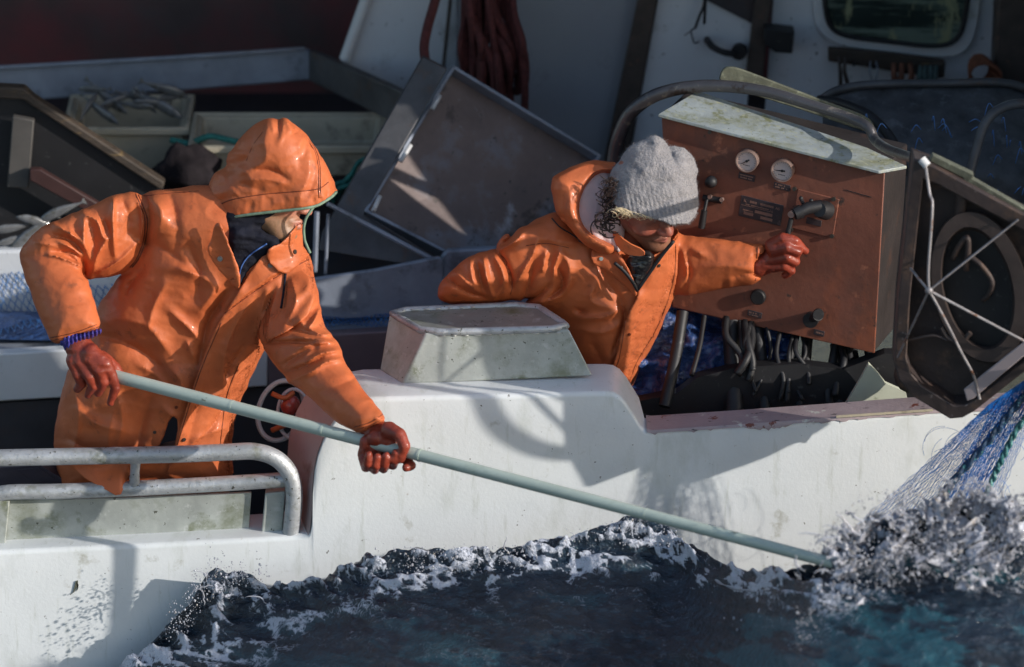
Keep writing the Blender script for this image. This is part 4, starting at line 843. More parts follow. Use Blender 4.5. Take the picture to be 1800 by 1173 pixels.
def head_sdf(s, fr, k=.014, neck=True, sc=1.08):
    o, f, l, u = fr; v = s.P - o.astype(np.float32); x, y, z = v @ f.astype(np.float32), v @ l.astype(np.float32), v @ u.astype(np.float32); x, y, z = x / sc, np.abs(y) / sc, z / sc
    def ell(c, r): 
        q = np.sqrt(((x - c[0]) / r[0]) ** 2 + ((y - c[1]) / r[1]) ** 2 + ((z - c[2]) / r[2]) ** 2); return (q - 1) * min(r)
    def cone(a, b, ra, rb):
        a, b = np.array(a), np.array(b); e = b - a; t = np.clip(((x - a[0]) * e[0] + (y - a[1]) * e[1] + (z - a[2]) * e[2]) / (e @ e), 0, 1)
        return np.sqrt((x - a[0] - t * e[0]) ** 2 + (y - a[1] - t * e[1]) ** 2 + (z - a[2] - t * e[2]) ** 2) - (ra + t * (rb - ra))
    h = ell((-.008, 0, .048), (.100, .078, .092))
    h = smin(h, cone((.035, 0, -.02), (.062, 0, -.098), .062, .034), .03); h = smin(h, cone((-.005, .052, -.045), (.055, .018, -.098), .026, .026), .025)
    h = smin(h, cone((.086, .012, .027), (.074, .050, .024), .013, .011), .02); h = smin(h, ell((.058, .048, -.018), (.032, .028, .026)), .025)
    h = np.maximum(h, -(ell((.104, .034, .006), (.018, .017, .012)) + .003)); h = smin(h, ell((.078, .033, .006), (.0125, .0125, .0125)), .004)
    h = smin(h, cone((.086, 0, .022), (.117, 0, -.026), .009, .0135), .012); h = smin(h, ell((.104, .015, -.029), (.014, .009, .009)), .008)
    h = np.maximum(h, -ell((.112, .0075, -.040), (.009, .0045, .004)))
    h = smin(h, cone((.101, 0, -.060), (.086, .026, -.066), .0085, .005), .006); h = smin(h, cone((.100, 0, -.073), (.084, .022, -.072), .009, .005), .006)
    h = np.maximum(h, -cone((.108, 0, -.0665), (.090, .028, -.069), .0022, .0012)); h = smin(h, ell((.076, 0, -.105), (.024, .026, .022)), .02)
    e1 = np.maximum(ell((-.012, .080, -.002), (.022, .010, .034)), -ell((-.006, .092, .0), (.012, .008, .020))); h = smin(h, e1, .006)
    if neck: h = smin(h, cone((-.030, 0, -.055), (-.060, 0, -.20), .057, .060), .03)
    s.f = smin(s.f, h * sc, k).astype(np.float32); return s
def face_attr(fr, beardf, sc=1.08):
    o, f, l, u = fr
    def loc(P): v = (P - o) / sc; return v @ f, np.abs(v @ l), v @ u
    def beard(P): x, y, z = loc(P); n = .5 + .5 * vn(P * 260, 2); lip = np.exp(-((z + .0675) / .012) ** 2 - (y / .028) ** 2) * (x > .07); return (sstep(-.034, -.062, z) * sstep(-.02, .03, x) * (1 - .9 * sstep(.3, .7, lip))) * beardf * (.6 + .5 * n)
    def blush(P): x, y, z = loc(P); return .7 * np.exp(-((z + .02) / .03) ** 2 - ((y - .045) / .03) ** 2) * (x > .02) + .6 * np.exp(-((z + .028) / .02) ** 2 - (y / .018) ** 2) * (x > .1)
    def lip(P): x, y, z = loc(P); return np.exp(-((z + .067) / .010) ** 2 - (y / .022) ** 2) * (x > .085)
    return dict(beard=beard, blush=blush, lip=lip)
def seam(s, name, pts, m, parent, r=.0012, lift=.0003, step=4):
    P = s.line(pts, step, lift)
    if len(P) > 3: return MB().tube(P, r, 6).build(name, m, parent, smooth=True)
def snap(s, px, py, m, parent, r=.0075, name='snap_button'):
    p = s.on(px, py, .0)
    if p is None: return
    q = [s.on(px + 6, py, 0), s.on(px, py + 6, 0)]; n = -FW if any(a is None for a in q) else np.cross(q[0] - p, q[1] - p)
    if n @ FW > 0: n = -n
    n = n / np.linalg.norm(n); b = MB(); b.disc(p + n * .003, n, r, .006, 18); b.disc(p + n * .0036, n, r * .45, .004, 12); o = b.build(name, m, parent, smooth='angle'); return o
# ---------------------------------------------------------------- hooded fisherman with the pole
p1 = thing('person', W(260, 1000, .45), 'person in hooded orange oilskin leaning out and gripping the pale green pole', 'person')
fr1 = head_frame(478, 337, .21, (.93, -.26, .30), (.27, .96, .10))
s = Sculpt(360, 590, 215, 520, .02, .42, 2.5, .004)
head_sdf(s, fr1); s.caps([(425, 440, .27), (390, 560, .31)], (.06, .11), .03)
body1 = s.mesh('body', M['skin'], p1, 1, face_attr(fr1, 1.0))
# navy balaclava and scarf under the hood
s = Sculpt(360, 580, 300, 540, .05, .45, 2.5, .004)
s.poly([(374, 372), (430, 340), (530, 330), (556, 346), (536, 372), (505, 388), (470, 412), (440, 436), (420, 470), (416, 512), (398, 470), (380, 420)], .235, .05, .115, .02)
s.poly([(398, 402), (440, 400), (478, 412), (494, 420), (505, 432), (470, 452), (440, 478), (420, 514), (404, 480)], .14, .02, .05, .02)
s.f -= s.wrinkle(.0022, .05, 3)[:, :, None]
sc1 = s.mesh('balaclava', M['navy'], p1, 1)
b = MB(); P = s.line([(418, 500), (424, 470), (440, 448), (470, 428)], 3, .002); b.tube(P, .0025, 6); b.build('collar_edge', pm('blue_collar', (.05, .12, .34), .5), sc1, smooth=True)
# jacket
s = Sculpt(20, 700, 318, 885, -.52, .54, 2.6, .0055); J1 = s
torso = [(238, 345), (300, 331), (365, 326), (420, 335), (500, 400), (546, 450), (554, 500), (550, 548), (515, 582), (468, 602), (448, 650), (425, 695), (411, 740), (406, 790), (412, 895), (110, 895), (95, 800), (98, 745), (110, 690), (120, 650), (150, 592), (172, 540), (196, 505), (222, 476), (240, 430), (236, 385)]
F1 = [
 ([(148, 386), (147, 419), (158, 456)], 6, .011), ([(146, 376), (170, 388), (180, 415), (188, 421)], 5, .009), ([(200, 352), (198, 388), (202, 452)], 5.5, .011), ([(188, 421), (171, 450), (164, 475)], 5, .010),
 ([(243, 425), (217, 453), (192, 470), (174, 479)], 5, .009), ([(96, 395), (120, 409), (141, 424), (149, 440)], 5, .010), ([(102, 425), (125, 436), (144, 451)], 4, .009), ([(82, 447), (110, 454), (141, 468)], 4, .009), ([(118, 443), (134, 453), (143, 470)], 4, .008),
 ([(60, 426), (98, 431)], 5, .006), ([(122, 400), (126, 418)], 4, .006), ([(148, 456), (150, 484)], 5, -.012), ([(216, 352), (226, 385), (222, 420)], 10, -.007), ([(160, 395), (166, 425), (160, 445)], 7, -.006), ([(182, 385), (190, 405)], 6, -.006), ([(90, 412), (125, 424), (146, 444)], 4, -.008), ([(95, 441), (128, 446), (146, 462)], 3.5, -.008),
 ([(240, 345), (248, 372), (250, 400), (246, 430)], 5, .008), ([(258, 345), (263, 390), (254, 440)], 6, -.008), ([(262, 348), (284, 372), (276, 412)], 14, .009), ([(300, 345), (312, 400), (306, 450)], 12, -.006),
 ([(309, 470), (345, 484), (378, 500)], 14, .012), ([(378, 500), (372, 520), (352, 545)], 12, .010), ([(300, 548), (330, 575), (356, 604)], 9, .010), ([(327, 598), (342, 630)], 8, .008), ([(402, 512), (366, 566), (350, 640)], 9, -.015), ([(255, 470), (230, 500), (222, 520)], 10, -.009),
 ([(176, 590), (229, 606), (285, 645)], 18, -.014), ([(292, 640), (318, 672), (316, 712)], 18, .014), ([(205, 560), (260, 575), (300, 625)], 14, .008), ([(240, 640), (275, 660), (300, 690)], 9, .006), ([(266, 700), (250, 745), (240, 800)], 16, -.013), ([(286, 715), (312, 742)], 10, .008), ([(200, 720), (190, 780), (196, 830)], 14, .009), ([(130, 680), (138, 740), (128, 800)], 10, .008), ([(240, 420), (290, 440), (330, 470)], 12, -.006),
 ([(519, 528), (541, 507), (545, 488)], 5, .009), ([(528, 548), (546, 535), (555, 515)], 5, .008), ([(541, 577), (553, 563), (562, 542)], 5, .010), ([(518, 592), (547, 595), (575, 598)], 4.5, .010), ([(527, 611), (554, 604), (584, 602)], 4.5, .010), ([(534, 628), (549, 614)], 4, .006), ([(538, 637), (564, 622), (594, 616)], 5, .010), ([(508, 670), (547, 654), (573, 637), (598, 632)], 6, .010),
 ([(541, 577), (564, 588), (581, 588)], 5, .009), ([(522, 556), (534, 572)], 6, .009), ([(465, 604), (511, 601), (556, 606)], 4, -.010), ([(500, 640), (530, 622), (556, 612)], 5, -.008), ([(505, 655), (540, 642), (566, 628)], 4, -.009), ([(500, 560), (515, 575), (545, 585)], 6, -.009), ([(560, 690), (600, 676), (624, 664)], 10, -.004), ([(140, 720), (170, 745), (225, 760)], 11, .010), ([(120, 770), (160, 790), (230, 790)], 9, -.008), ([(205, 690), (215, 740), (205, 790)], 9, .008), ([(330, 430), (350, 480), (345, 520)], 9, -.008), ([(290, 500), (270, 540), (260, 580)], 9, .007), ([(180, 640), (200, 670), (240, 680)], 8, .007)]
d1 = 2.1 * s.folds(F1) + s.wrinkle(.002, .022, 5) + s.crumple(.0045, .015, 3) + s.crumple(.0022, .05, 8)
s.poly(torso, [(250, 850, .33), (300, 500, .31), (480, 470, .25), (110, 750, .34)], .17, .165, .03, disp=d1)
up_arm = [(248, 336), (200, 343), (150, 369), (100, 387), (60, 410), (40, 436), (36, 452), (50, 488), (100, 498), (150, 489), (200, 485), (237, 468), (256, 440), (262, 390)]
s.poly(up_arm, [(240, 400, .27), (60, 450, .25)], .09, .088, .014, disp=d1)
fore = [(40, 440), (36, 455), (45, 490), (60, 530), (78, 575), (92, 607), (130, 597), (179, 581), (170, 545), (158, 510), (150, 487), (125, 445), (80, 425)]
s.poly(fore, [(80, 450, .23), (135, 592, .04)], .085, .075, .010, disp=d1)
rarm = [(500, 450), (545, 468), (557, 505), (563, 550), (576, 588), (595, 605), (601, 628), (618, 652), (650, 700), (685, 739), (655, 753), (631, 763), (598, 745), (560, 713), (520, 681), (488, 649), (466, 615), (456, 596), (462, 540)]
s.poly(rarm, [(500, 500, .17), (655, 750, -.36)], .088, .08, .012, disp=d1)
s.poly([(300, 728), (316, 740), (304, 800), (296, 812), (268, 812), (262, 802), (284, 780)], .30, .02, .6, cut=True, ch=1)
# hollow cuffs
s.caps([(118, 592, .055), (140, 606, .02), (150, 640, -.02)], (.030, .042, .05), cut=True); s.caps([(648, 742, -.33), (668, 762, -.38), (690, 790, -.44)], (.026, .034, .05), cut=True)
jk = s.mesh('jacket', M['oil'], p1, 1)
# storm flap: a second layer over the front
f = Sculpt(270, 570, 380, 890, -.08, .34, 2.5, .003)
flap = [(419, 512), (445, 468), (478, 432), (535, 440), (548, 452), (556, 500), (551, 547), (512, 580), (468, 602), (442, 650), (414, 728), (407, 790), (413, 848), (286, 852), (308, 784), (328, 714), (347, 657), (368, 600), (386, 562), (402, 540)]
F2 = [([(446, 520), (410, 580), (394, 634), (394, 690)], 8, .010), ([(470, 510), (456, 560), (446, 600)], 6, .008), ([(492, 500), (476, 545), (470, 590)], 6, .009), ([(430, 606), (402, 650), (398, 668)], 7, -.011), ([(482, 508), (462, 560)], 5, -.008), ([(512, 492), (520, 530), (500, 575)], 7, .010), ([(503, 500), (500, 540)], 4, -.008), ([(395, 551), (450, 510), (500, 478), (545, 456)], 3, -.006), ([(400, 545), (452, 502), (540, 447)], 4, .004), ([(360, 680), (340, 740), (325, 800)], 9, -.005), ([(400, 700), (380, 740), (330, 800)], 7, -.008), ([(405, 740), (396, 800)], 8, .008), ([(440, 640), (416, 660), (404, 690)], 5, .006), ([(350, 720), (372, 700), (390, 690)], 6, .006), ([(322, 800), (350, 770), (396, 752)], 7, .007)]
d2 = 1.6 * f.folds(F2) + f.crumple(.005, .024, 9)
f.layer(J1, flap, .010, .005, 1, 10, d2, (.026, [(419, 512), (386, 562), (368, 600), (347, 657), (328, 714), (308, 784)], 16))
fl = f.mesh('storm_flap', M['oil'], p1, 1); FL = f
t = Sculpt(340, 560, 370, 525, -.08, .36, 2, .003)
t.layer(J1, [(377, 396), (371, 422), (363, 439), (377, 468), (398, 490), (418, 512), (424, 500), (421, 473), (408, 442), (393, 403), (386, 390)], .022, .005, 1, 12, None, (.045, [(393, 398), (408, 442), (422, 500)], 14))
t.layer(FL, [(538, 381), (532, 418), (534, 442), (547, 449), (520, 470), (496, 484), (466, 456), (474, 434), (500, 424), (521, 394)], .014, .005, 1, 12, None, (.045, [(521, 392), (500, 424), (474, 434)], 14))
t.f -= t.wrinkle(.002, .04, 4)[:, :, None]
cl = t.mesh('collar', M['oil'], p1, 1)
snap(t, 387, 455, M['snap'], cl, .008); snap(t, 518, 443, M['snapdark'], cl, .007); snap(FL, 475, 467, M['snapdark'], fl, .007)
snap(J1, 272, 760, M['snapdark'], jk, .005); snap(J1, 310, 716, M['oilseam'], jk, .005); snap(FL, 323, 773, M['snapdark'], fl, .0065)
# coat tail flicked out between the rail pipes
q = [W(x, y, yy) for x, y, yy in ((112, 806, .10), (160, 806, .085), (214, 806, .08), (250, 806, .09), (124, 822, .10), (166, 826, .075), (214, 826, .07), (236, 828, .085), (150, 842, .07), (176, 848, .05), (214, 846, .045), (222, 846, .06), (203, 870, .022), (206, 870, .022), (212, 869, .024), (213, 868, .026))]
V = np.array(q).reshape(4, 4, 3); N = 14; G = np.zeros((N, N, 3))
for i in range(N):
    for j in range(N):
        u, v = i / (N - 1) * 3, j / (N - 1) * 3; a, c = min(int(u), 2), min(int(v), 2); fu, fv = u - a, v - c
        G[i, j] = (V[a, c] * (1 - fu) + V[a + 1, c] * fu) * (1 - fv) + (V[a, c + 1] * (1 - fu) + V[a + 1, c + 1] * fu) * fv; G[i, j, 1] += .006 * math.sin(j * .9 + i * .4) * (1 - i / N)
G = G.reshape(-1, 3); F = [(i * N + j, (i + 1) * N + j, (i + 1) * N + j + 1, i * N + j + 1) for i in range(N - 1) for j in range(N - 1)]
tl = link('coat_tail', G, F, M['oil'], p1, smooth=True); sd_ = tl.modifiers.new('cloth', 'SOLIDIFY'); sd_.thickness = .004
# seams, drawcord
for P in ([(236, 336), (250, 369), (255, 388), (252, 422), (241, 453), (226, 473)], [(240, 336), (254, 369), (259, 388), (256, 422), (245, 453), (230, 473)]): seam(s, 'seam', P, M['oilseam'], jk, .0024)
for P in ([(90, 599), (130, 590), (176, 574)], [(88, 594), (130, 585), (174, 569)], [(627, 755), (655, 746), (678, 731)], [(622, 751), (652, 742), (675, 727)], [(250, 345), (300, 340), (352, 336)]): seam(s, 'seam', P, M['oilseam'], jk, .0015)
for P in ([(395, 551), (450, 511), (500, 479), (545, 455)], [(312, 782), (351, 657), (390, 565)], [(420, 640), (398, 700), (386, 790)]): seam(FL, 'seam', P, M['oilseam'], fl, .0016)
b = MB(); P = FL.line([(503, 470), (500, 500), (496, 530), (493, 545)], 4, .004)
if len(P) > 3: b.tube(P, .0035, 7); b.build('drawcord', M['navy'], fl, smooth=True)
# hood: a shell cut along the brim
h = Sculpt(350, 600, 196, 470, .02, .46, 2.5, .004)
hood = [(470, 207), (488, 212), (499, 208), (517, 220), (534, 234), (552, 257), (570, 284), (582, 309), (592, 338), (594, 372), (580, 420), (480, 440), (362, 446), (362, 400), (364, 371), (363, 343), (370, 318), (381, 302), (398, 294), (400, 275), (414, 254), (432, 232), (450, 217)]
F3 = [([(471, 214), (465, 250), (468, 272), (455, 292), (398, 312)], 11, .010), ([(447, 235), (438, 270), (418, 292), (392, 304)], 12, -.010), ([(450, 298), (483, 302), (507, 317)], 6, -.011), ([(412, 319), (466, 315), (503, 324)], 7, .008), ([(422, 322), (462, 338)], 8, -.006), ([(492, 210), (490, 236)], 5, -.009), ([(478, 210), (480, 232)], 5, .006), ([(501, 208), (508, 222), (515, 236)], 5, .006), ([(512, 236), (524, 230)], 4, -.006), ([(540, 250), (556, 300), (560, 350)], 6, .004), ([(385, 352), (420, 345), (470, 342), (560, 335)], 4, -.003), ([(372, 330), (380, 360), (378, 400)], 9, .006), ([(520, 260), (530, 300)], 14, -.004)]
d3 = h.folds(F3) + h.crumple(.006, .024, 11) + h.crumple(.0025, .06, 12)
# pleats along the brim
d3 = d3 + .0030 * fbm(np.stack((h.X2 * .16, h.Y2 * .02, 0 * h.X2), -1), 2, 3) * np.exp(-((h.Y2 - np.interp(h.X2, [365, 402, 466, 560, 590], [400, 371, 357, 350, 334])) / 9) ** 2)
h.poly(hood, [(480, 220, .25), (380, 400, .26), (580, 340, .20)], .125, .135, .02, disp=d3)
inner = h.f + .013
brim = np.array([(340, 470), (364, 446), (368, 428), (377, 404), (390, 391), (404, 382), (430, 377), (470, 372), (520, 367), (552, 362), (566, 356), (582, 346), (592, 336), (640, 320), (640, 150), (300, 150), (300, 470)], float)
cutd = -poly_sd(chaikin(brim, 1), h.X2, h.Y2)[:, :, None] * S
h.f = np.maximum(np.maximum(h.f, -inner), cutd).astype(np.float32)
hd = h.mesh('hood', M['oil'], p1, 1)
edge = [(366, 436), (369, 426), (377, 405), (390, 392), (404, 383.5), (430, 378.5), (470, 373.5), (520, 368.5), (552, 363.5), (566, 357), (582, 347), (591, 338)]
def near(px, py):
    for k in range(0, 12):
        for dx, dy in ((0, -k), (k * .5, -k), (-k * .5, -k)):
            w_ = h.front(px + dx, py + dy)
            if w_ is not None: return w_
    return float(depth_of(np.array(px), np.array(py), .12))
P = [WD(np.array(x, float), np.array(y, float), near(x, y) + .002) for x, y in spline(edge, 5)]; P = np.array(P); P[2:-2] = (P[:-4] + P[1:-3] + P[2:-2] + P[3:-1] + P[4:]) / 5
b = MB(); b.tube(P, .0048, 8); b.build('edge_trim', M['trim'], hd, smooth=True)
b = MB(); b.tube(spline(L3([(553, 362, .10), (546, 371, .09), (538, 384, .085), (534, 400, .085), (535, 420, .085), (540, 434, .085), (545, 445, .085)]), 6), .0045, 8); b.build('edge_trim', M['trim'], hd, smooth=True)
for P in ([(368, 372), (402, 353), (462, 342), (520, 337), (560, 332), (580, 318)], [(534, 239), (552, 264), (559, 290), (560, 310), (561, 352)], [(537, 239), (555, 264), (562, 290), (563, 310), (564, 350)]): seam(h, 'seam', P, M['oilseam'], hd, .0016)
seam(h, 'seam', [(462, 232), (445, 255), (432, 285)], M['oilseam'], hd, .0007)
# gloves
g = Sculpt(95, 235, 565, 730, -.12, .14, 2, .003)
g.caps([(128, 585, .045), (140, 612, .025), (160, 640, .005), (178, 655, .0)], (.036, .042, .046, .038), .02)
g.caps([(160, 622, -.01), (184, 640, -.03), (196, 660, -.03), (203, 682, -.025), (194, 708, -.015)], (.03, .024, .0165, .0145, .0105), .010)
g.caps([(158, 632, -.02), (176, 654, -.04), (182, 672, -.035), (172, 692, -.02)], (.022, .018, .0155, .0115), .006)
g.caps([(140, 636, -.01), (157, 662, -.035), (164, 678, -.03), (155, 694, -.01)], (.022, .0175, .015, .0115), .006)
g.caps([(128, 634, .0), (138, 660, -.02), (144, 674, -.015), (136, 684, .0)], (.022, .017, .0145, .0115), .006)
g.caps([(178, 628, .01), (200, 645, .03), (216, 664, .03)], (.022, .018, .013), .008)
g.f -= (g.wrinkle(.0012, .06, 2) + g.crumple(.0012, .09, 4))[:, :, None]
lg = g.mesh('glove', M['glove'], p1, 1)
b = Sculpt(90, 195, 560, 625, -.06, .14, 2, .003); b.caps([(122, 585, .045), (134, 606, .03)], (.040, .037), .01); b.poly([(104, 596), (178, 574), (181, 588), (112, 612)], [(140, 592, .035)] * 3, .02, .05, .01)
b.f -= (.0022 * np.sin(b.X2 * .9))[:, :, None]; b.mesh('knit_cuff', M['bluecuff'], p1, 0)
ya = PY(700)
g = Sculpt(600, 745, 720, 845, ya - .12, ya + .16, 2, .003)
g.caps([(648, 748, -.34), (668, 764, -.37), (686, 772, ya + .035)], (.036, .040, .036), .02)
g.caps([(684, 756, ya + .02), (702, 764, ya - .015), (711, 784, ya - .034), (704, 806, ya - .03), (690, 806, ya - .03)], (.026, .0195, .0165, .0145, .0125), .010)   # index, over the pole
g.caps([(660, 770, ya + .03), (690, 788, ya + .04), (712, 806, ya + .01), (722, 818, ya - .02), (714, 822, ya - .035)], (.024, .018, .0155, .015, .012), .006)   # thumb tip under the pole
for x, dy in ((640, 0), (655, 4), (671, 2), (688, -4)):
    g.caps([(x + 4, 776, ya + .04), (x - 2, 800 + dy, ya + .035), (x + 3, 822 + dy, ya + .005), (x + 6, 814 + dy, ya - .028), (x + 8, 800 + dy, ya - .032)], (.018, .0155, .014, .0135, .0115), .004)
g.f -= (g.wrinkle(.0012, .06, 6) + g.crumple(.0012, .09, 7))[:, :, None]
g.mesh('glove', M['glove'], p1, 1)
b = MB()
for x in (190, 330): b.tube(spline(L3([(x, 800, .36), (x + 4, 980, .38), (x + 4, 1180, .45)]), 6), np.linspace(.12, .085, 13), 18)
b.build('trousers', M['oil'], p1, smooth=True)
# ---------------------------------------------------------------- fisherman in the grey knitted hat at the console
p2 = thing('person', W(1040, 800, .5), 'person in orange oilskin and grey knitted hat working the console lever', 'person')
fr2 = head_frame(1131, 354, .35, (.60, -.62, .52), (-.12, .74, .62))
s = Sculpt(1040, 1240, 250, 480, .16, .60, 2.5, .004)
head_sdf(s, fr2); s.caps([(1110, 420, .44), (1090, 500, .50)], (.055, .09), .03)
s.mesh('body', M['skindark'], p2, 1, face_attr(fr2, .8))
# jacket
s = Sculpt(755, 1360, 268, 715, .18, .70, 3, .005)
F1 = [([(905, 405), (895, 420), (880, 432)], 6, -.010), ([(920, 410), (905, 425), (878, 440)], 5, .010), ([(872, 438), (892, 470), (900, 505)], 5, -.012), ([(866, 445), (884, 480), (886, 520)], 6, .009), ([(850, 455), (856, 490), (866, 522)], 6, .012), ([(838, 460), (846, 495), (850, 510)], 5, -.008), ([(826, 458), (830, 490), (840, 505)], 6, .010), ([(800, 478), (822, 498), (840, 514)], 5, .008), ([(790, 490), (815, 510), (850, 522)], 5, -.012), ([(870, 525), (880, 505), (895, 480)], 4, .006),
 ([(945, 420), (936, 450), (918, 480), (908, 500)], 6, .010), ([(960, 440), (955, 470), (950, 478)], 7, .010), ([(938, 455), (930, 500), (922, 520)], 8, -.012), ([(985, 440), (975, 470), (972, 500)], 6, .011), ([(990, 445), (1002, 475), (994, 510)], 9, .009), ([(968, 500), (945, 520), (920, 527)], 5, -.012), ([(1006, 490), (985, 520), (940, 535)], 6, .007), ([(980, 470), (990, 500), (960, 530)], 5, -.010),
 ([(1045, 500), (1040, 530), (1080, 545)], 10, .009), ([(1020, 560), (1060, 558), (1085, 548)], 6, .009), ([(1012, 545), (1030, 548)], 5, -.010), ([(1020, 580), (1060, 585), (1090, 570)], 7, .006), ([(1090, 530), (1098, 560), (1078, 620)], 5, -.011), ([(1040, 600), (1060, 640)], 12, -.006), ([(1000, 405), (1040, 400)], 12, -.004), ([(930, 415), (990, 425), (1030, 430)], 10, .005), ([(1050, 460), (1070, 500), (1100, 535)], 8, -.008),
 ([(1205, 450), (1212, 480), (1203, 505)], 4, -.009), ([(1200, 440), (1208, 470), (1206, 500)], 4, .007), ([(1215, 436), (1240, 452)], 7, .005), ([(1330, 432), (1342, 436), (1338, 470)], 3, .004), ([(1325, 440), (1328, 480)], 4, -.004), ([(1230, 470), (1280, 468), (1320, 476)], 12, .005), ([(1290, 488), (1316, 480), (1332, 490)], 5, -.006), ([(800, 500), (830, 515)], 10, .004)]
d = 2.1 * s.folds(F1) + s.wrinkle(.002, .022, 15) + s.crumple(.0045, .015, 13) + s.crumple(.0022, .05, 18)
torso = [(1010, 385), (1060, 420), (1160, 395), (1200, 406), (1199, 450), (1189, 510), (1154, 590), (1124, 650), (1100, 700), (1050, 700), (1010, 650), (985, 570), (940, 540), (890, 520), (880, 470), (884, 425), (930, 393), (975, 370)]
s.poly(torso, [(1000, 380, .47), (1100, 680, .50), (1190, 450, .44), (900, 480, .46)], .13, .14, .03, disp=d)
s.poly([(945, 392), (905, 402), (877, 423), (867, 440), (835, 446), (800, 470), (778, 492), (769, 512), (774, 534), (840, 536), (880, 532), (910, 525), (960, 545), (1000, 530), (995, 450), (975, 405)], [(940, 450, .40), (790, 510, .40)], .075, .078, .012, disp=d)
s.poly([(1180, 405), (1205, 413), (1250, 418), (1335, 431), (1344, 432), (1340, 470), (1337, 497), (1290, 503), (1240, 512), (1195, 521), (1170, 510), (1165, 440)], [(1200, 460, .44), (1340, 465, .375)], .068, .064, .012, disp=d)
s.caps([(1335, 464, .375), (1350, 463, .37), (1380, 462, .36)], (.040, .050, .06), cut=True)
for cutp in ([(1046, 296), (1100, 285), (1160, 330), (1215, 380), (1194, 410), (1178, 428), (1150, 452), (1134, 444), (1100, 470), (1078, 440), (1044, 421), (1025, 408), (1013, 386), (1009, 362), (1017, 336), (1030, 314)],):
    s.poly(cutp, .20, .03, .17, cut=True, ch=1)
s.poly([(1076, 360), (1140, 370), (1215, 392), (1194, 412), (1178, 430), (1150, 452), (1134, 446), (1100, 440), (1078, 425)], .20, .02, .27, cut=True, ch=1)
jk = s.mesh('jacket', M['oil'], p2, 1); J2 = s
f = Sculpt(1030, 1210, 390, 710, .10, .50, 2.5, .003)
fl = [(1193, 394), (1193, 435), (1190, 497), (1176, 533), (1163, 571), (1126, 634), (1109, 669), (1101, 698), (1080, 690), (1064, 668), (1082, 631), (1091, 587), (1106, 546), (1120, 524), (1121, 508), (1156, 456), (1176, 413)]
dd = f.folds([([(1189, 425), (1184, 480), (1160, 540), (1130, 600)], 6, -.008), ([(1172, 430), (1150, 480), (1130, 520)], 8, .006), ([(1120, 540), (1110, 590), (1090, 650)], 8, .005), ([(1150, 560), (1120, 620), (1095, 690)], 6, -.005), ([(1110, 580), (1130, 585)], 4, -.003)]) + f.crumple(.005, .024, 8)
f.layer(J2, fl, .012, .005, 1, 10, dd, (.03, [(1120, 524), (1106, 546), (1091, 587), (1082, 631), (1064, 668)], 14))
f.layer(J2, [(1040, 434), (1038, 460), (1056, 472), (1075, 482), (1098, 502), (1119, 526), (1121, 514), (1111, 482), (1086, 440), (1062, 438)], .022, .005, 1, 10, None, (.045, [(1121, 514), (1111, 482), (1086, 440)], 14))
fo2 = f.mesh('storm_flap', M['oil'], p2, 1)
snap(f, 1057, 455, M['snap'], fo2, .006); snap(f, 1093, 470, M['snap'], fo2, .005); snap(f, 1173, 428, M['snap'], fo2, .0055); snap(f, 1158, 467, M['snapdark'], fo2, .0055); snap(f, 1106, 588, M['oilseam'], fo2, .005)
for P in ([(1188, 430), (1184, 492), (1158, 570), (1120, 636), (1104, 680)], [(1100, 560), (1088, 632), (1072, 664)]): seam(f, 'seam', P, M['oilseam'], fo2, .0011)
b = MB(); b.tube(spline(L3([(1080, 462, .27), (1096, 476, .268), (1112, 496, .268), (1121, 512, .27)]), 5), .0055, 8); b.tube(spline(L3([(1184, 424, .245), (1165, 447, .255), (1145, 475, .262), (1122, 508, .27)]), 5), .0055, 8); b.build('zip', M['black'], fo2, smooth=True)
u = Sculpt(1070, 1165, 395, 525, .22, .5, 2, .004)
u.poly([(1100, 448), (1136, 436), (1156, 450), (1128, 505), (1118, 514), (1102, 485)], .315, .02, .03, .01); u.f -= u.wrinkle(.003, .07, 3)[:, :, None]; u.mesh('undershirt', M['blackwet'], p2, 1)
MB().pxp(chaikin([(1077, 402, .30), (1102, 426, .272), (1134, 440, .258), (1133, 452, .258), (1096, 448, .272), (1078, 424, .30)], 1)[::-1], .27, .008).build('bib_strap', M['oil'], p2, bevel=.002)
# lowered hood: orange outside, pale lining
h = Sculpt(955, 1100, 265, 470, .2, .62, 2.5, .004)
h_ = 0; dh = h.folds([([(972, 320), (1000, 330), (1005, 380), (1030, 430)], 8, .006), ([(1042, 284), (1070, 292), (1085, 300)], 4, -.006), ([(985, 310), (1035, 290), (1080, 300)], 6, .007), ([(990, 345), (992, 380), (1015, 425)], 7, -.006), ([(982, 380), (1020, 396)], 3, -.004)]) + h.wrinkle(.0015, .03, 21)
h.poly([(966, 315), (985, 302), (1040, 280), (1062, 284), (1088, 286), (1092, 330), (1082, 440), (1070, 450), (1042, 440), (1010, 415), (984, 385), (975, 368)], [(970, 330, .38), (1080, 300, .43), (1050, 440, .30)], .05, .075, .01, disp=dh, ch=1)
cav = [(1046, 298), (1082, 296), (1100, 330), (1092, 446), (1074, 437), (1044, 421), (1025, 408), (1013, 386), (1009, 362), (1017, 336), (1030, 314)]
h.poly(cav, [(1010, 350, .26), (1085, 300, .32), (1070, 430, .22)], .03, .10, cut=True, ch=1)
hd = h.mesh('hood', M['oil'], p2, 1)
l = Sculpt(990, 1110, 280, 460, .25, .62, 2.5, .004)
l.poly([(1044, 294), (1086, 292), (1104, 330), (1096, 448), (1074, 441), (1042, 425), (1022, 411), (1009, 388), (1005, 362), (1013, 334), (1028, 311)], [(1010, 350, .385), (1085, 300, .44), (1070, 430, .335)], .03, .045, .01); l.f -= l.wrinkle(.003, .03, 5, 1.2)[:, :, None]
l.mesh('lining', M['lining'], hd, 1)

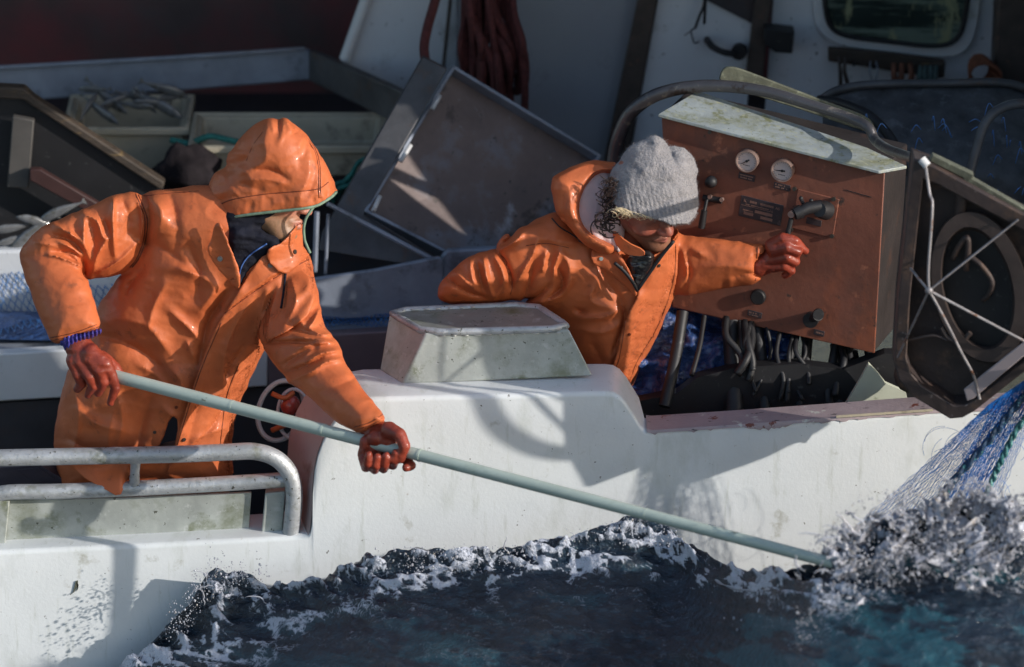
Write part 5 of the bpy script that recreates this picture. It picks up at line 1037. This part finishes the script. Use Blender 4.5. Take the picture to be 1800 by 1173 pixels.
b = MB(); P = J2.line([(970, 384), (985, 400), (1005, 412), (1022, 424)], 4, .002)
if len(P) > 3: b.tube(P, .0022, 6)
b.tube(L3([(1018, 421, .305), (1030, 426, .30), (1036, 429, .30)]), (.007, .009, .005), 10); b.build('drawcord', M['black'], hd, smooth=True)
for P in ([(873, 440), (893, 465), (901, 500), (896, 522)], [(925, 432), (960, 428), (1000, 436)], [(1332, 434), (1330, 470), (1328, 494)]): seam(J2, 'seam', P, M['oilseam'], jk, .0011)
# knitted hat
c = Sculpt(1050, 1245, 225, 415, .18, .58, 2, .0035)
hat = [(1118, 250), (1142, 241), (1155, 239), (1168, 244), (1177, 255), (1190, 255), (1208, 263), (1221, 284), (1226, 304), (1224, 333), (1228, 355), (1223, 379), (1210, 395), (1193, 395), (1180, 397), (1165, 390), (1136, 384), (1104, 377), (1086, 369), (1073, 346), (1066, 325), (1073, 303), (1089, 280), (1104, 261)]
dc = c.folds([([(1179, 266), (1187, 290)], 7, -.012), ([(1150, 317), (1176, 321)], 5, -.006), ([(1172, 352), (1224, 344)], 5, -.006), ([(1100, 360), (1150, 364), (1176, 352)], 6, -.004), ([(1128, 256), (1155, 252)], 4, -.008), ([(1172, 244), (1178, 260)], 4, -.008), ([(1150, 262), (1172, 300), (1200, 330)], 9, .005), ([(1200, 270), (1212, 310)], 8, .004)]) + c.wrinkle(.0028, .06, 31, 0, 1) + .0014 * np.sin((c.X2 - .22 * c.Y2) * 6.2832 / 8.0) * sstep(318, 362, c.Y2 + (1145 - c.X2) * .12)
full = [p for p in hat if p[1] < 350 or p[0] > 1222] ; full = [(1118, 250), (1142, 241), (1155, 239), (1168, 244), (1177, 255), (1190, 255), (1208, 263), (1221, 284), (1226, 304), (1224, 333), (1229, 355), (1230, 400), (1225, 440), (1150, 450), (1068, 430), (1062, 380), (1062, 345), (1066, 325), (1073, 303), (1089, 280), (1104, 261)]
c.poly(full, [(1145, 250, .40), (1145, 390, .315)], .115, .118, .01, ch=2, disp=dc)
rim_ = np.array([(1040, 300), (1066, 330), (1074, 348), (1086, 367), (1104, 375), (1136, 383), (1165, 389), (1180, 396), (1193, 394), (1210, 393), (1223, 379), (1229, 355), (1250, 340), (1250, 220), (1040, 220)], float)
c.f = np.maximum(c.f, -poly_sd(rim_, c.X2, c.Y2)[:, :, None] * S).astype(np.float32)
bn = c.mesh('knitted_hat', M['wool'], p2, 1)
# wool fuzz standing off the knit
me = bn.data; q = random.Random(2); b = MB(); nv = len(me.vertices); VV = np.zeros(nv * 3); me.vertices.foreach_get('co', VV); VV = VV.reshape(-1, 3) + ORG[bn.name]; me.update(); NN = np.array([v.normal[:] for v in me.vertices])
for i in q.sample(range(nv), min(5200, nv)):
    if NN[i] @ FW > .35: continue
    a = VV[i]; dvec = NN[i] + np.array([q.gauss(0, .6) for _ in range(3)]); e = a + dvec * q.uniform(.002, .006); sd_ = np.cross(dvec, FW); sd_ /= np.linalg.norm(sd_) + 1e-9
    b.add([a - sd_ * .0004, a + sd_ * .0004, e], [(0, 1, 2)])
b.build('wool_fuzz', M['wool'], bn)
# hair
q = random.Random(9); b = MB()
for i in range(64):
    x0, y0 = q.uniform(1068, 1090), q.uniform(316, 385); L_ = q.uniform(8, 26); P = []
    for t in np.linspace(0, 1, 9): P.append(W(x0 - L_ * t * q.uniform(.9, 1.1) + 6 * math.sin(t * 7 + i), y0 + L_ * .7 * t * (1 if i % 3 else -.2) + 7 * math.sin(t * 5 + i * 2), .275 + .02 * math.sin(i) - .01 * t))
    b.tube(spline(P, 2), np.linspace(.0022, .0006, 17), 5)
for i in range(30):
    cx, cy, r = q.uniform(1054, 1084), q.uniform(378, 404), q.uniform(6, 18); a0 = q.uniform(0, 6)
    b.tube([W(cx + r * math.cos(a0 + t), cy + r * math.sin(a0 + t), .245 + .004 * t) for t in np.linspace(0, q.uniform(1.2, 3.4), 16)], .0022, 5)
b.build('hair', M['hairdark'], p2, smooth=True)
b = MB()
for i in range(30):
    x0 = q.uniform(1072, 1098) if i % 3 else q.uniform(1098, 1128); y0 = 372 + (x0 - 1074) * .17 + q.uniform(-4, 3); r = q.uniform(5, 12) if i % 3 else q.uniform(2, 5); a0 = q.uniform(0, 6); P = []
    for t in np.linspace(0, 1, 14): P.append(W(x0 + 22 * t + r * math.cos(a0 + 6 * t) * (1 - .3 * t), y0 + 7 * t + r * .6 * math.sin(a0 + 6 * t), .196 + .010 * math.sin(a0 + 4 * t)))
    b.tube(P, np.linspace(.0011, .0006, 14), 4)
b.build('fringe', M['blond'], p2, smooth=True)
# gloves
yh = YC(1385) - .085
g = Sculpt(1320, 1435, 395, 500, yh - .12, yh + .14, 2, .003)
g.caps([(1336, 466, .375), (1352, 458, yh + .01), (1368, 444, yh)], (.036, .036, .032), .02)
g.caps([(1358, 432, yh - .01), (1376, 420, yh - .03), (1396, 424, yh - .03), (1416, 441, yh - .01)], (.024, .0185, .0165, .0115), .010)
g.caps([(1362, 440, yh - .02), (1384, 436, yh - .045), (1402, 442, yh - .04), (1398, 454, yh - .02)], (.022, .0175, .015, .0115), .006)
g.caps([(1362, 456, yh - .015), (1384, 453, yh - .04), (1398, 460, yh - .03), (1388, 468, yh - .015)], (.021, .017, .0145, .0115), .005)
g.caps([(1360, 468, yh - .01), (1380, 468, yh - .03), (1391, 476, yh - .02), (1380, 484, yh - .005)], (.020, .0155, .0135, .011), .005)
g.caps([(1362, 436, yh + .01), (1372, 424, yh + .03), (1388, 430, yh + .035)], (.022, .017, .0125), .006)
g.f -= (g.wrinkle(.0012, .06, 2) + g.crumple(.0012, .09, 4))[:, :, None]
g.mesh('glove', M['glove'], p2, 1)
b = MB()
for x in (965, 1030): b.tube(spline(L3([(x, 640, .50), (x, 800, .52), (x + 4, 1080, .55)]), 6), np.linspace(.12, .08, 13), 16)
b.build('trousers', M['oil'], p2, smooth=True)
# ---------------------------------------------------------------- the sea and the breaking wave in front of the boat
CR = np.array([(-1200, 1500), (-200, 1330), (120, 1260), (215, 1176), (250, 1140), (285, 1112), (318, 1078), (350, 1030), (380, 996), (400, 998), (425, 1005), (480, 1027), (505, 1031), (565, 1022), (600, 1008), (622, 992), (645, 971), (700, 966), (750, 968), (810, 965), (900, 966), (975, 947), (1050, 930), (1100, 918), (1130, 911), (1170, 921), (1210, 960), (1270, 991), (1330, 1026), (1350, 1008), (1380, 1002), (1430, 985), (1475, 950), (1530, 915), (1600, 895), (1660, 872), (1720, 868), (1800, 886), (2000, 960), (2400, 1040), (3000, 1100)], float)
rg = lambda n: 1 - 2 * np.abs(n)
pxs = np.concatenate((np.arange(-1200, -60, 40.), np.arange(-60, 1860, 3.2), np.arange(1860, 3000, 40.))); YW = -.10 - .24 * sstep(420, 760, pxs) - .72 * sstep(1150, 1450, pxs)
base = np.interp(pxs, CR[:, 0], CR[:, 1]); NX = len(pxs)
fine = np.where((pxs > -60) & (pxs < 1860), 1, 0)
bsm = np.array([np.interp(np.clip(pxs + o, -1200, 3000), CR[:, 0], CR[:, 1]) for o in range(-160, 161, 20)]).mean(0)
cn = fbm(np.stack((pxs * .03, 0 * pxs, 0 * pxs), -1), 4, 2) * 7 * fine
rows = np.concatenate((-np.array([900, 400, 180, 90, 45, 22, 10]), np.arange(0, 300, 3.2), np.array([310, 330, 360, 400, 460, 540, 700, 1000, 1600]))).astype(float)
NR = len(rows); V = np.zeros((NX, NR, 3)); foam = np.zeros((NX, NR)); teal = np.zeros((NX, NR))
for k, r in enumerate(rows):
    if r < 0:                                   # the back of the wave falls away towards the hull
        p = W(pxs, base + cn, YW); dy = -r * S * .45; q = p.copy(); q[:, 1] += np.minimum(dy, .9); q[:, 2] -= .9 * dy + .1 * np.minimum(dy, .05); q[:, 2] = np.maximum(q[:, 2], -1.1)
        V[:, k] = q; continue
    fd = math.exp(-r / 26.); py = (base + cn) * fd + bsm * (1 - fd) + r; y = YW - r * S * (.75 + .35 * np.minimum(r / 120, 1.5)); p = W(pxs, py, y)
    g = np.stack((pxs * .011, (py - .12 * pxs) * .013, np.zeros(NX)), -1)
    n1 = fbm(g * (.9, 1.6, 1), 3, 11); n2 = rg(fbm(g * (1.3, 2.4, 1) + 7, 3, 23)); n3 = rg(fbm(g * (4.2, 6, 1), 3, 31)); n4 = fbm(np.stack((pxs * .008, (py - .12 * pxs) * .030, 0 * pxs), -1), 6, 41)
    top = np.exp(-(r / 42) ** 2) * sstep(-1, 6, r); mid = np.exp(-(r / 110) ** 2)
    right = sstep(1330, 1450, pxs); left = 1 - sstep(330, 640, pxs)
    amp = (.018 + .026 * top + .012 * mid * n2 + .014 * left * mid + .035 * right * np.exp(-(r / 100) ** 2) * sstep(-1, 14, r)) * fine
    V[:, k] = p + np.outer(amp * (.6 * n1 + .55 * n2 * (top + .35) + .12 * n3 * (top + .15)) * sstep(-1, 14, r), UP * .8 - FW * .9)
    band = np.exp(-((r - 30) / 34) ** 2) * sstep(600, 680, pxs) * (1 - right)
    strk = np.exp(-((r - (70 - .0 * pxs)) / 75) ** 2) * left
    foam[:, k] = fine * np.clip(sstep(.30, .75, n2 * .7 + n3 * .5) * (1.25 * band + .75 * strk + .55 * top * (1 - right)) + right * sstep(.25, .7, n2 * .6 + n3 * .6) * np.exp(-(r / 105) ** 2) * 1.1 + .30 * sstep(.5, .85, n3) * mid + .16 * sstep(.3, .8, n2) + .35 * sstep(.5, .9, n4 + .25 * n3) * np.exp(-((r - 70) / 60) ** 2), 0, 1)
    teal[:, k] = np.clip(sstep(.05, .6, n4 + .25 * n3) * (.55 * sstep(30, 120, r) + .8 * sstep(1100, 1350, pxs) * sstep(60, 110, r)), 0, 1)
V = V.reshape(-1, 3); F = [(i * NR + k, i * NR + k + 1, (i + 1) * NR + k + 1, (i + 1) * NR + k) for i in range(NX - 1) for k in range(NR - 1)]
sea = pm('sea_water', (.009, .019, .034), .07, var=.4, vs=5, spec=.6, rv=.04, spots=[((.030, .062, .090), 26, .5, .8, (.6, 1, 2.2)), ((.06, .10, .135), 60, .60, .82, (.5, 1, 2.5))], attr=[('teal', (.020, .085, .115)), ('foam', (.56, .59, .67))], bump=[(.8, 20), (.8, 55), (.5, 140)])  # paler blue streaks in the colour imitate highlights on the water
for x in sea.node_tree.nodes:
    if x.type == 'BUMP': x.inputs['Distance'].default_value = .012
nn = sea.node_tree.nodes; ll = sea.node_tree.links.new       # the foam is a lace of cells, dense where the crest breaks
fa = [x for x in nn if x.type == 'ATTRIBUTE' and x.attribute_name == 'foam'][0]; tgt = fa.outputs['Fac'].links[0].to_socket; tc = nn.new('ShaderNodeTexCoord')
wn = nn.new('ShaderNodeTexNoise'); wn.inputs['Scale'].default_value = 14; ll(tc.outputs['Object'], wn.inputs['Vector'])
wa = nn.new('ShaderNodeVectorMath'); wa.operation = 'MULTIPLY_ADD'; wa.inputs[1].default_value = (.16, .16, .16); ll(wn.outputs['Color'], wa.inputs[0]); ll(tc.outputs['Object'], wa.inputs[2])
acc = None
for sc_, k_ in ((30, .55), (80, .50)):
    vo = nn.new('ShaderNodeTexVoronoi'); vo.feature = 'DISTANCE_TO_EDGE'; vo.inputs['Scale'].default_value = sc_; ll(wa.outputs[0], vo.inputs['Vector'])
    mr = nn.new('ShaderNodeMapRange'); mr.inputs[1].default_value = 0; mr.inputs[2].default_value = .38; mr.inputs[3].default_value = k_; mr.inputs[4].default_value = 0; ll(vo.outputs['Distance'], mr.inputs[0])
    if acc is None: acc = mr.outputs[0]
    else:
        ad = nn.new('ShaderNodeMath'); ad.operation = 'ADD'; ll(acc, ad.inputs[0]); ll(mr.outputs[0], ad.inputs[1]); acc = ad.outputs[0]
ml = nn.new('ShaderNodeMath'); ml.operation = 'MULTIPLY_ADD'; ml.inputs[1].default_value = 1.25; ll(fa.outputs['Fac'], ml.inputs[0]); ll(acc, ml.inputs[2])
m2 = nn.new('ShaderNodeMapRange'); m2.inputs[1].default_value = 1.10; m2.inputs[2].default_value = 1.75; ll(ml.outputs[0], m2.inputs[0]); ll(m2.outputs[0], tgt)
wv = link('wave', V, F, sea, None, smooth=True); tag(wv, 'dark breaking wave with a foaming crest in front of the white hull', 'wave', kind='structure')
for an, a in (('foam', foam), ('teal', teal)):
    at = wv.data.attributes.new(an, 'FLOAT', 'POINT'); at.data.foreach_set('value', a.reshape(-1).astype(np.float32))
b = MB(); N_ = 40; g = np.linspace(-1, 1, N_ + 1); G = [(x * abs(x) * 600, y * abs(y) * 600, -1.16 + .02 * math.sin(x * 40 + y * 31)) for x in g for y in g]
b.add(G, [(i * (N_ + 1) + j, (i + 1) * (N_ + 1) + j, (i + 1) * (N_ + 1) + j + 1, i * (N_ + 1) + j + 1) for i in range(N_) for j in range(N_)])
tag(b.build('sea', sea, None, smooth=True), 'dark open sea round the boat', 'sea', kind='structure')
# thrown water: lacy sheets and drops
spray = pm('white_spray', (.72, .74, .82), .10, var=.2, vs=30, spots=[((.80, .70, .58), 26, .6, .72)], spec=.8, trans=.5, rv=.06)
s = Sculpt(1395, 1815, 838, 1100, -1.52, -1.0, 2.2, .004)
pg = [(1330, 1024), (1345, 1004), (1385, 1000), (1425, 990), (1450, 950), (1475, 920), (1520, 890), (1570, 894), (1620, 885), (1640, 860), (1680, 850), (1750, 855), (1830, 880), (1830, 1010), (1780, 1040), (1700, 1060), (1640, 1020), (1560, 1040), (1500, 1050), (1420, 1040)]
dd = poly_sd(pg, s.X2, s.Y2); yy = s.P[..., 1]; y0 = -1.13 + .04 * vn(np.stack((s.X2 * .02, s.Y2 * .02, 0 * s.X2), -1), 4) - np.maximum(0, s.Y2 - 875) * S * .95
n = fbm(s.P * np.array((19, 14, 19)) + 1.6 * np.stack((vn(s.P * 9, 3), vn(s.P * 9, 4), vn(s.P * 9, 5)), -1), 3, 6); n2 = fbm(s.P * 75, 2, 16)
edge = (sstep(-16, 26, dd) * (1 - .95 * sstep(955, 1050, s.Y2 + 55 * fbm(np.stack((s.X2 * .018, s.Y2 * .018, 0 * s.X2), -1), 3, 8))))[:, :, None]
f = (np.abs(n) - .072 * edge + .05 * n2 * (1.2 - edge)) * .034; f = np.maximum(f, (np.abs(yy - y0[:, :, None]) - .045 - .02 * n2)); f = np.where(dd[:, :, None] < -16, .05, f)
s.f = f.astype(np.float32)
q = random.Random(14)
sp = s.mesh('sea_spray', spray, None, 3); tag(sp, 'burst of white spray thrown up at the end of the pole', 'spray', kind='stuff')
b = MB(); crest = lambda x: np.interp(x, CR[:, 0], CR[:, 1])
def drop(x, y, yy, r):
    c = W(x, y, yy); b.ball(c, (r, r, r * q.uniform(.8, 1.5)), 6, 4)
dens = lambda x, y: fbm(np.array([x * .022, y * .022, 3.3]), 3, 9)
for i in range(6500):
    x = q.choice([q.uniform(1400, 1810)] * 10 + [q.uniform(640, 1200)] * 3 + [q.uniform(290, 480)] * 2); up = abs(q.gauss(0, 1))
    if x > 1390: y = np.interp(x, [1400, 1450, 1520, 1640, 1700, 1810], [985, 945, 888, 858, 850, 880]) - up * 11 + q.random() ** 1.5 * 170
    elif x > 600: y = crest(x) - up * 5 + q.uniform(-2, 45)
    else: y = crest(x) - up * 18 + q.uniform(-10, 60)
    if q.random() > .55 + 1.3 * dens(x, y): continue
    drop(x, y, (-1.11 - max(0, y - 875) * S * .95 - q.uniform(0, .09) if x > 1380 else (-.12 - .24 * float(sstep(420, 760, x))) - q.uniform(.02, .1)), abs(q.gauss(.0004, .0011)) + .0006 + (.002 * q.random() if q.random() < .08 else 0))
for i in range(34):                              # strings of water
    x = q.choice([q.uniform(1400, 1800)] * 5 + [q.uniform(300, 470)] + [q.uniform(700, 1180)]); y = (np.interp(x, [1400, 1520, 1680, 1810], [985, 895, 855, 885]) if x > 1390 else crest(x)) + q.uniform(-6, 50)
    a = q.uniform(-2.6, -.5); P = [(x, y)]
    for k in range(7): a += q.uniform(-.7, .7); P.append((P[-1][0] + 7 * math.cos(a), P[-1][1] + 7 * math.sin(a) * .7))
    yy = -1.12 - max(0, y - 875) * S * .95 - q.uniform(0, .06) if x > 1390 else (-.12 - .24 * float(sstep(420, 760, x))) - .05; b.tube(spline([W(u, v, yy) for u, v in P], 4), np.abs(np.sin(np.linspace(.3, 3.0, 29))) * (q.uniform(.0016, .0045) if x > 1390 else q.uniform(.0008, .002)) + .0004, 7)
for P, r in (([(1330, 1026), (1345, 1004), (1368, 1001), (1378, 1016), (1366, 1034), (1340, 1040), (1332, 1050), (1338, 1070), (1326, 1100)], .008), ([(1378, 1016), (1410, 1044), (1440, 1060), (1452, 1092), (1470, 1094), (1490, 1076), (1520, 1062), (1560, 1050), (1575, 1078)], .011), ([(1240, 1000), (1262, 1022), (1290, 1034), (1330, 1040)], .006), ([(770, 1110), (775, 1085), (800, 1098), (815, 1085), (835, 1115), (832, 1080), (850, 1060)], .0055), ([(755, 1125), (752, 1150), (768, 1170)], .006)):
    b.tube(spline([W(u, v, (-.36 - .72 * float(sstep(1150, 1450, u))) - (v - 990) * S * .95) for u, v in P], 8), r * (.75 + .35 * np.sin(np.arange(len(P) * 8 - 7) * .9)), 9)
for i in range(26): drop(1310 + q.gauss(0, 22), 1110 + q.uniform(-30, 45), -.95, q.uniform(.002, .005))
tag(b.build('spray_drops', spray, None, smooth=True), 'flying drops and strings of water above the wave crest', 'spray', kind='stuff')
